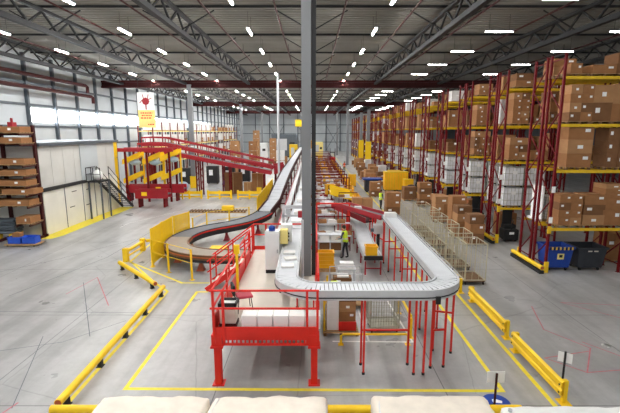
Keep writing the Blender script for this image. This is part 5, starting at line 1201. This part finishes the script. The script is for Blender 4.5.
# racks with pale loads along the left wall
for k, (y0, n) in enumerate(((58, 5), (80, 5), (104, 5))):
    t = thing('wall_rack', 'red rack of pale loads along the left wall, %s from the cabin' % ORD[k], 'rack', (-22.6, y0, 0), 0, 'racks along the left wall')
    for i in range(n + 1):
        for x in (-1.0, 1.0): b2(x - .06, x + .06, i * 3.6 - .06, i * 3.6 + .06, 0, 8.2).build('upright', 'rack_red', t)
    for z in (2.4, 4.8, 7.0):
        for x in (-1.0, 1.0): b2(x - .05, x + .05, 0, n * 3.6, z - .14, z).build('beam', 'pale_yellow', t)
        for i in range(n * 2): load(-22.6, y0 + .95 + i * 1.8, z, 'pallet load on the %s level of the %s left wall rack, %s along' % (('lowest', 'middle', 'top')[(2.4, 4.8, 7.0).index(z)], ORD[k], ORD[i]), random.choice((4, 4, 4, 6)), pi / 2, 'loads in the left wall racks')
for i, (x, y, n, kd) in enumerate(((-13, 72, 3, 1), (-10.5, 76, 3, 0), (-12, 92, 4, 6), (-7.5, 80, 1, 5), (-5.5, 74, 2, 4), (-6, 90, 1, 0), (-9, 98, 3, 1))):
    for j in range(n): load(x, y, {0: 1.73, 1: 1.79, 4: 1.83, 6: 1.78, 5: 1.4}[kd] * j, 'pallet load in the %s far stack left of the grey belt, %s from the floor' % (ORD[i], ORD[j]), kd, 0, 'far pallet stacks', (1.3, 1.3, 1) if kd in (0, 1, 4) else (1.3, 1.3, 1.0))
# far machines around the end of the belts
for i, (x, y, w_, d_, h, m, l) in enumerate(((-7.5, 118, 7, 5, 6.2, 'steel_blue', 'big grey machine housing at the far end of the hall'), (-13.5, 110, 4, 3, 4.0, 'machine_white', 'white machine housing at the far left end'), (-4.5, 104, 2, 2, 3.8, 'beam_yellow', 'yellow machine near the end of the grey belt'), (-1.2, 112, 2.2, 2, 4.6, 'orange_brown', 'orange yellow machine behind the belt end'), (1.6, 120, 3, 2, 4.0, 'pale_yellow', 'pale yellow machine at the far aisle end'))):
    t = thing('machine', l, 'machine', (x, y, 0)); b2(-w_ / 2, w_ / 2, -d_ / 2, d_ / 2, .2, h).build('housing', m, t, bev=.08); b2(-w_ / 2 - .05, w_ / 2 + .05, -d_ / 2 - .05, d_ / 2 + .05, 0, .2).build('base', 'steel_dark', t); b2(-w_ * .3, w_ * .1, -d_ / 2 - .03, -d_ / 2, h * .3, h * .8).build('door_panel', 'alu_white', t); b2(w_ * .2, w_ * .4, -d_ / 2 - .04, -d_ / 2, h * .5, h * .65).build('screen', 'black_matt', t)
tag(b2(-1.1, 1.1, -.05, .05, 0, 1.6).build('hanging_sign', 'yellow', loc=(-2.8, 100, 8.0)), 'yellow sign hanging before the far end wall', 'sign')
o = bpy.data.objects['hanging_sign']
for x in (-.9, .9): MB().tube([(x, 0, 1.6), (x, 0, 5.5)], .03, 6).build('cord', 'steel_dark', o)
t = thing('yellow_chute_table', 'big yellow sorting chute at the right end of the packing rows', 'chute', (2.55, 36.9, 0)); MB().sweep([(-.95, 0, 1.7), (.95, 0, 1.2)], -.8, .8, -.1, 0).build('slide', 'yellow', t); MB().sweep([(-.95, 0, 1.7), (.95, 0, 1.2)], -.86, -.8, -.2, .5).build('side', 'yellow', t); MB().sweep([(-.95, 0, 1.7), (.95, 0, 1.2)], .8, .86, -.2, .5).build('side', 'yellow', t)
for x in (-.8, .8):
    for y in (-.75, .75): b2(x - .05, x + .05, y - .05, y + .05, 0, 1.2).build('leg', 'rack_red', t)
for i, (x, y) in enumerate(((3.6, 33.4), (4.4, 33.0))): carton(x, y, .0, .75, .8, 1.7, 'tall pale carton at the right end of the packing rows, %s one' % ('left', 'right')[i], 1)
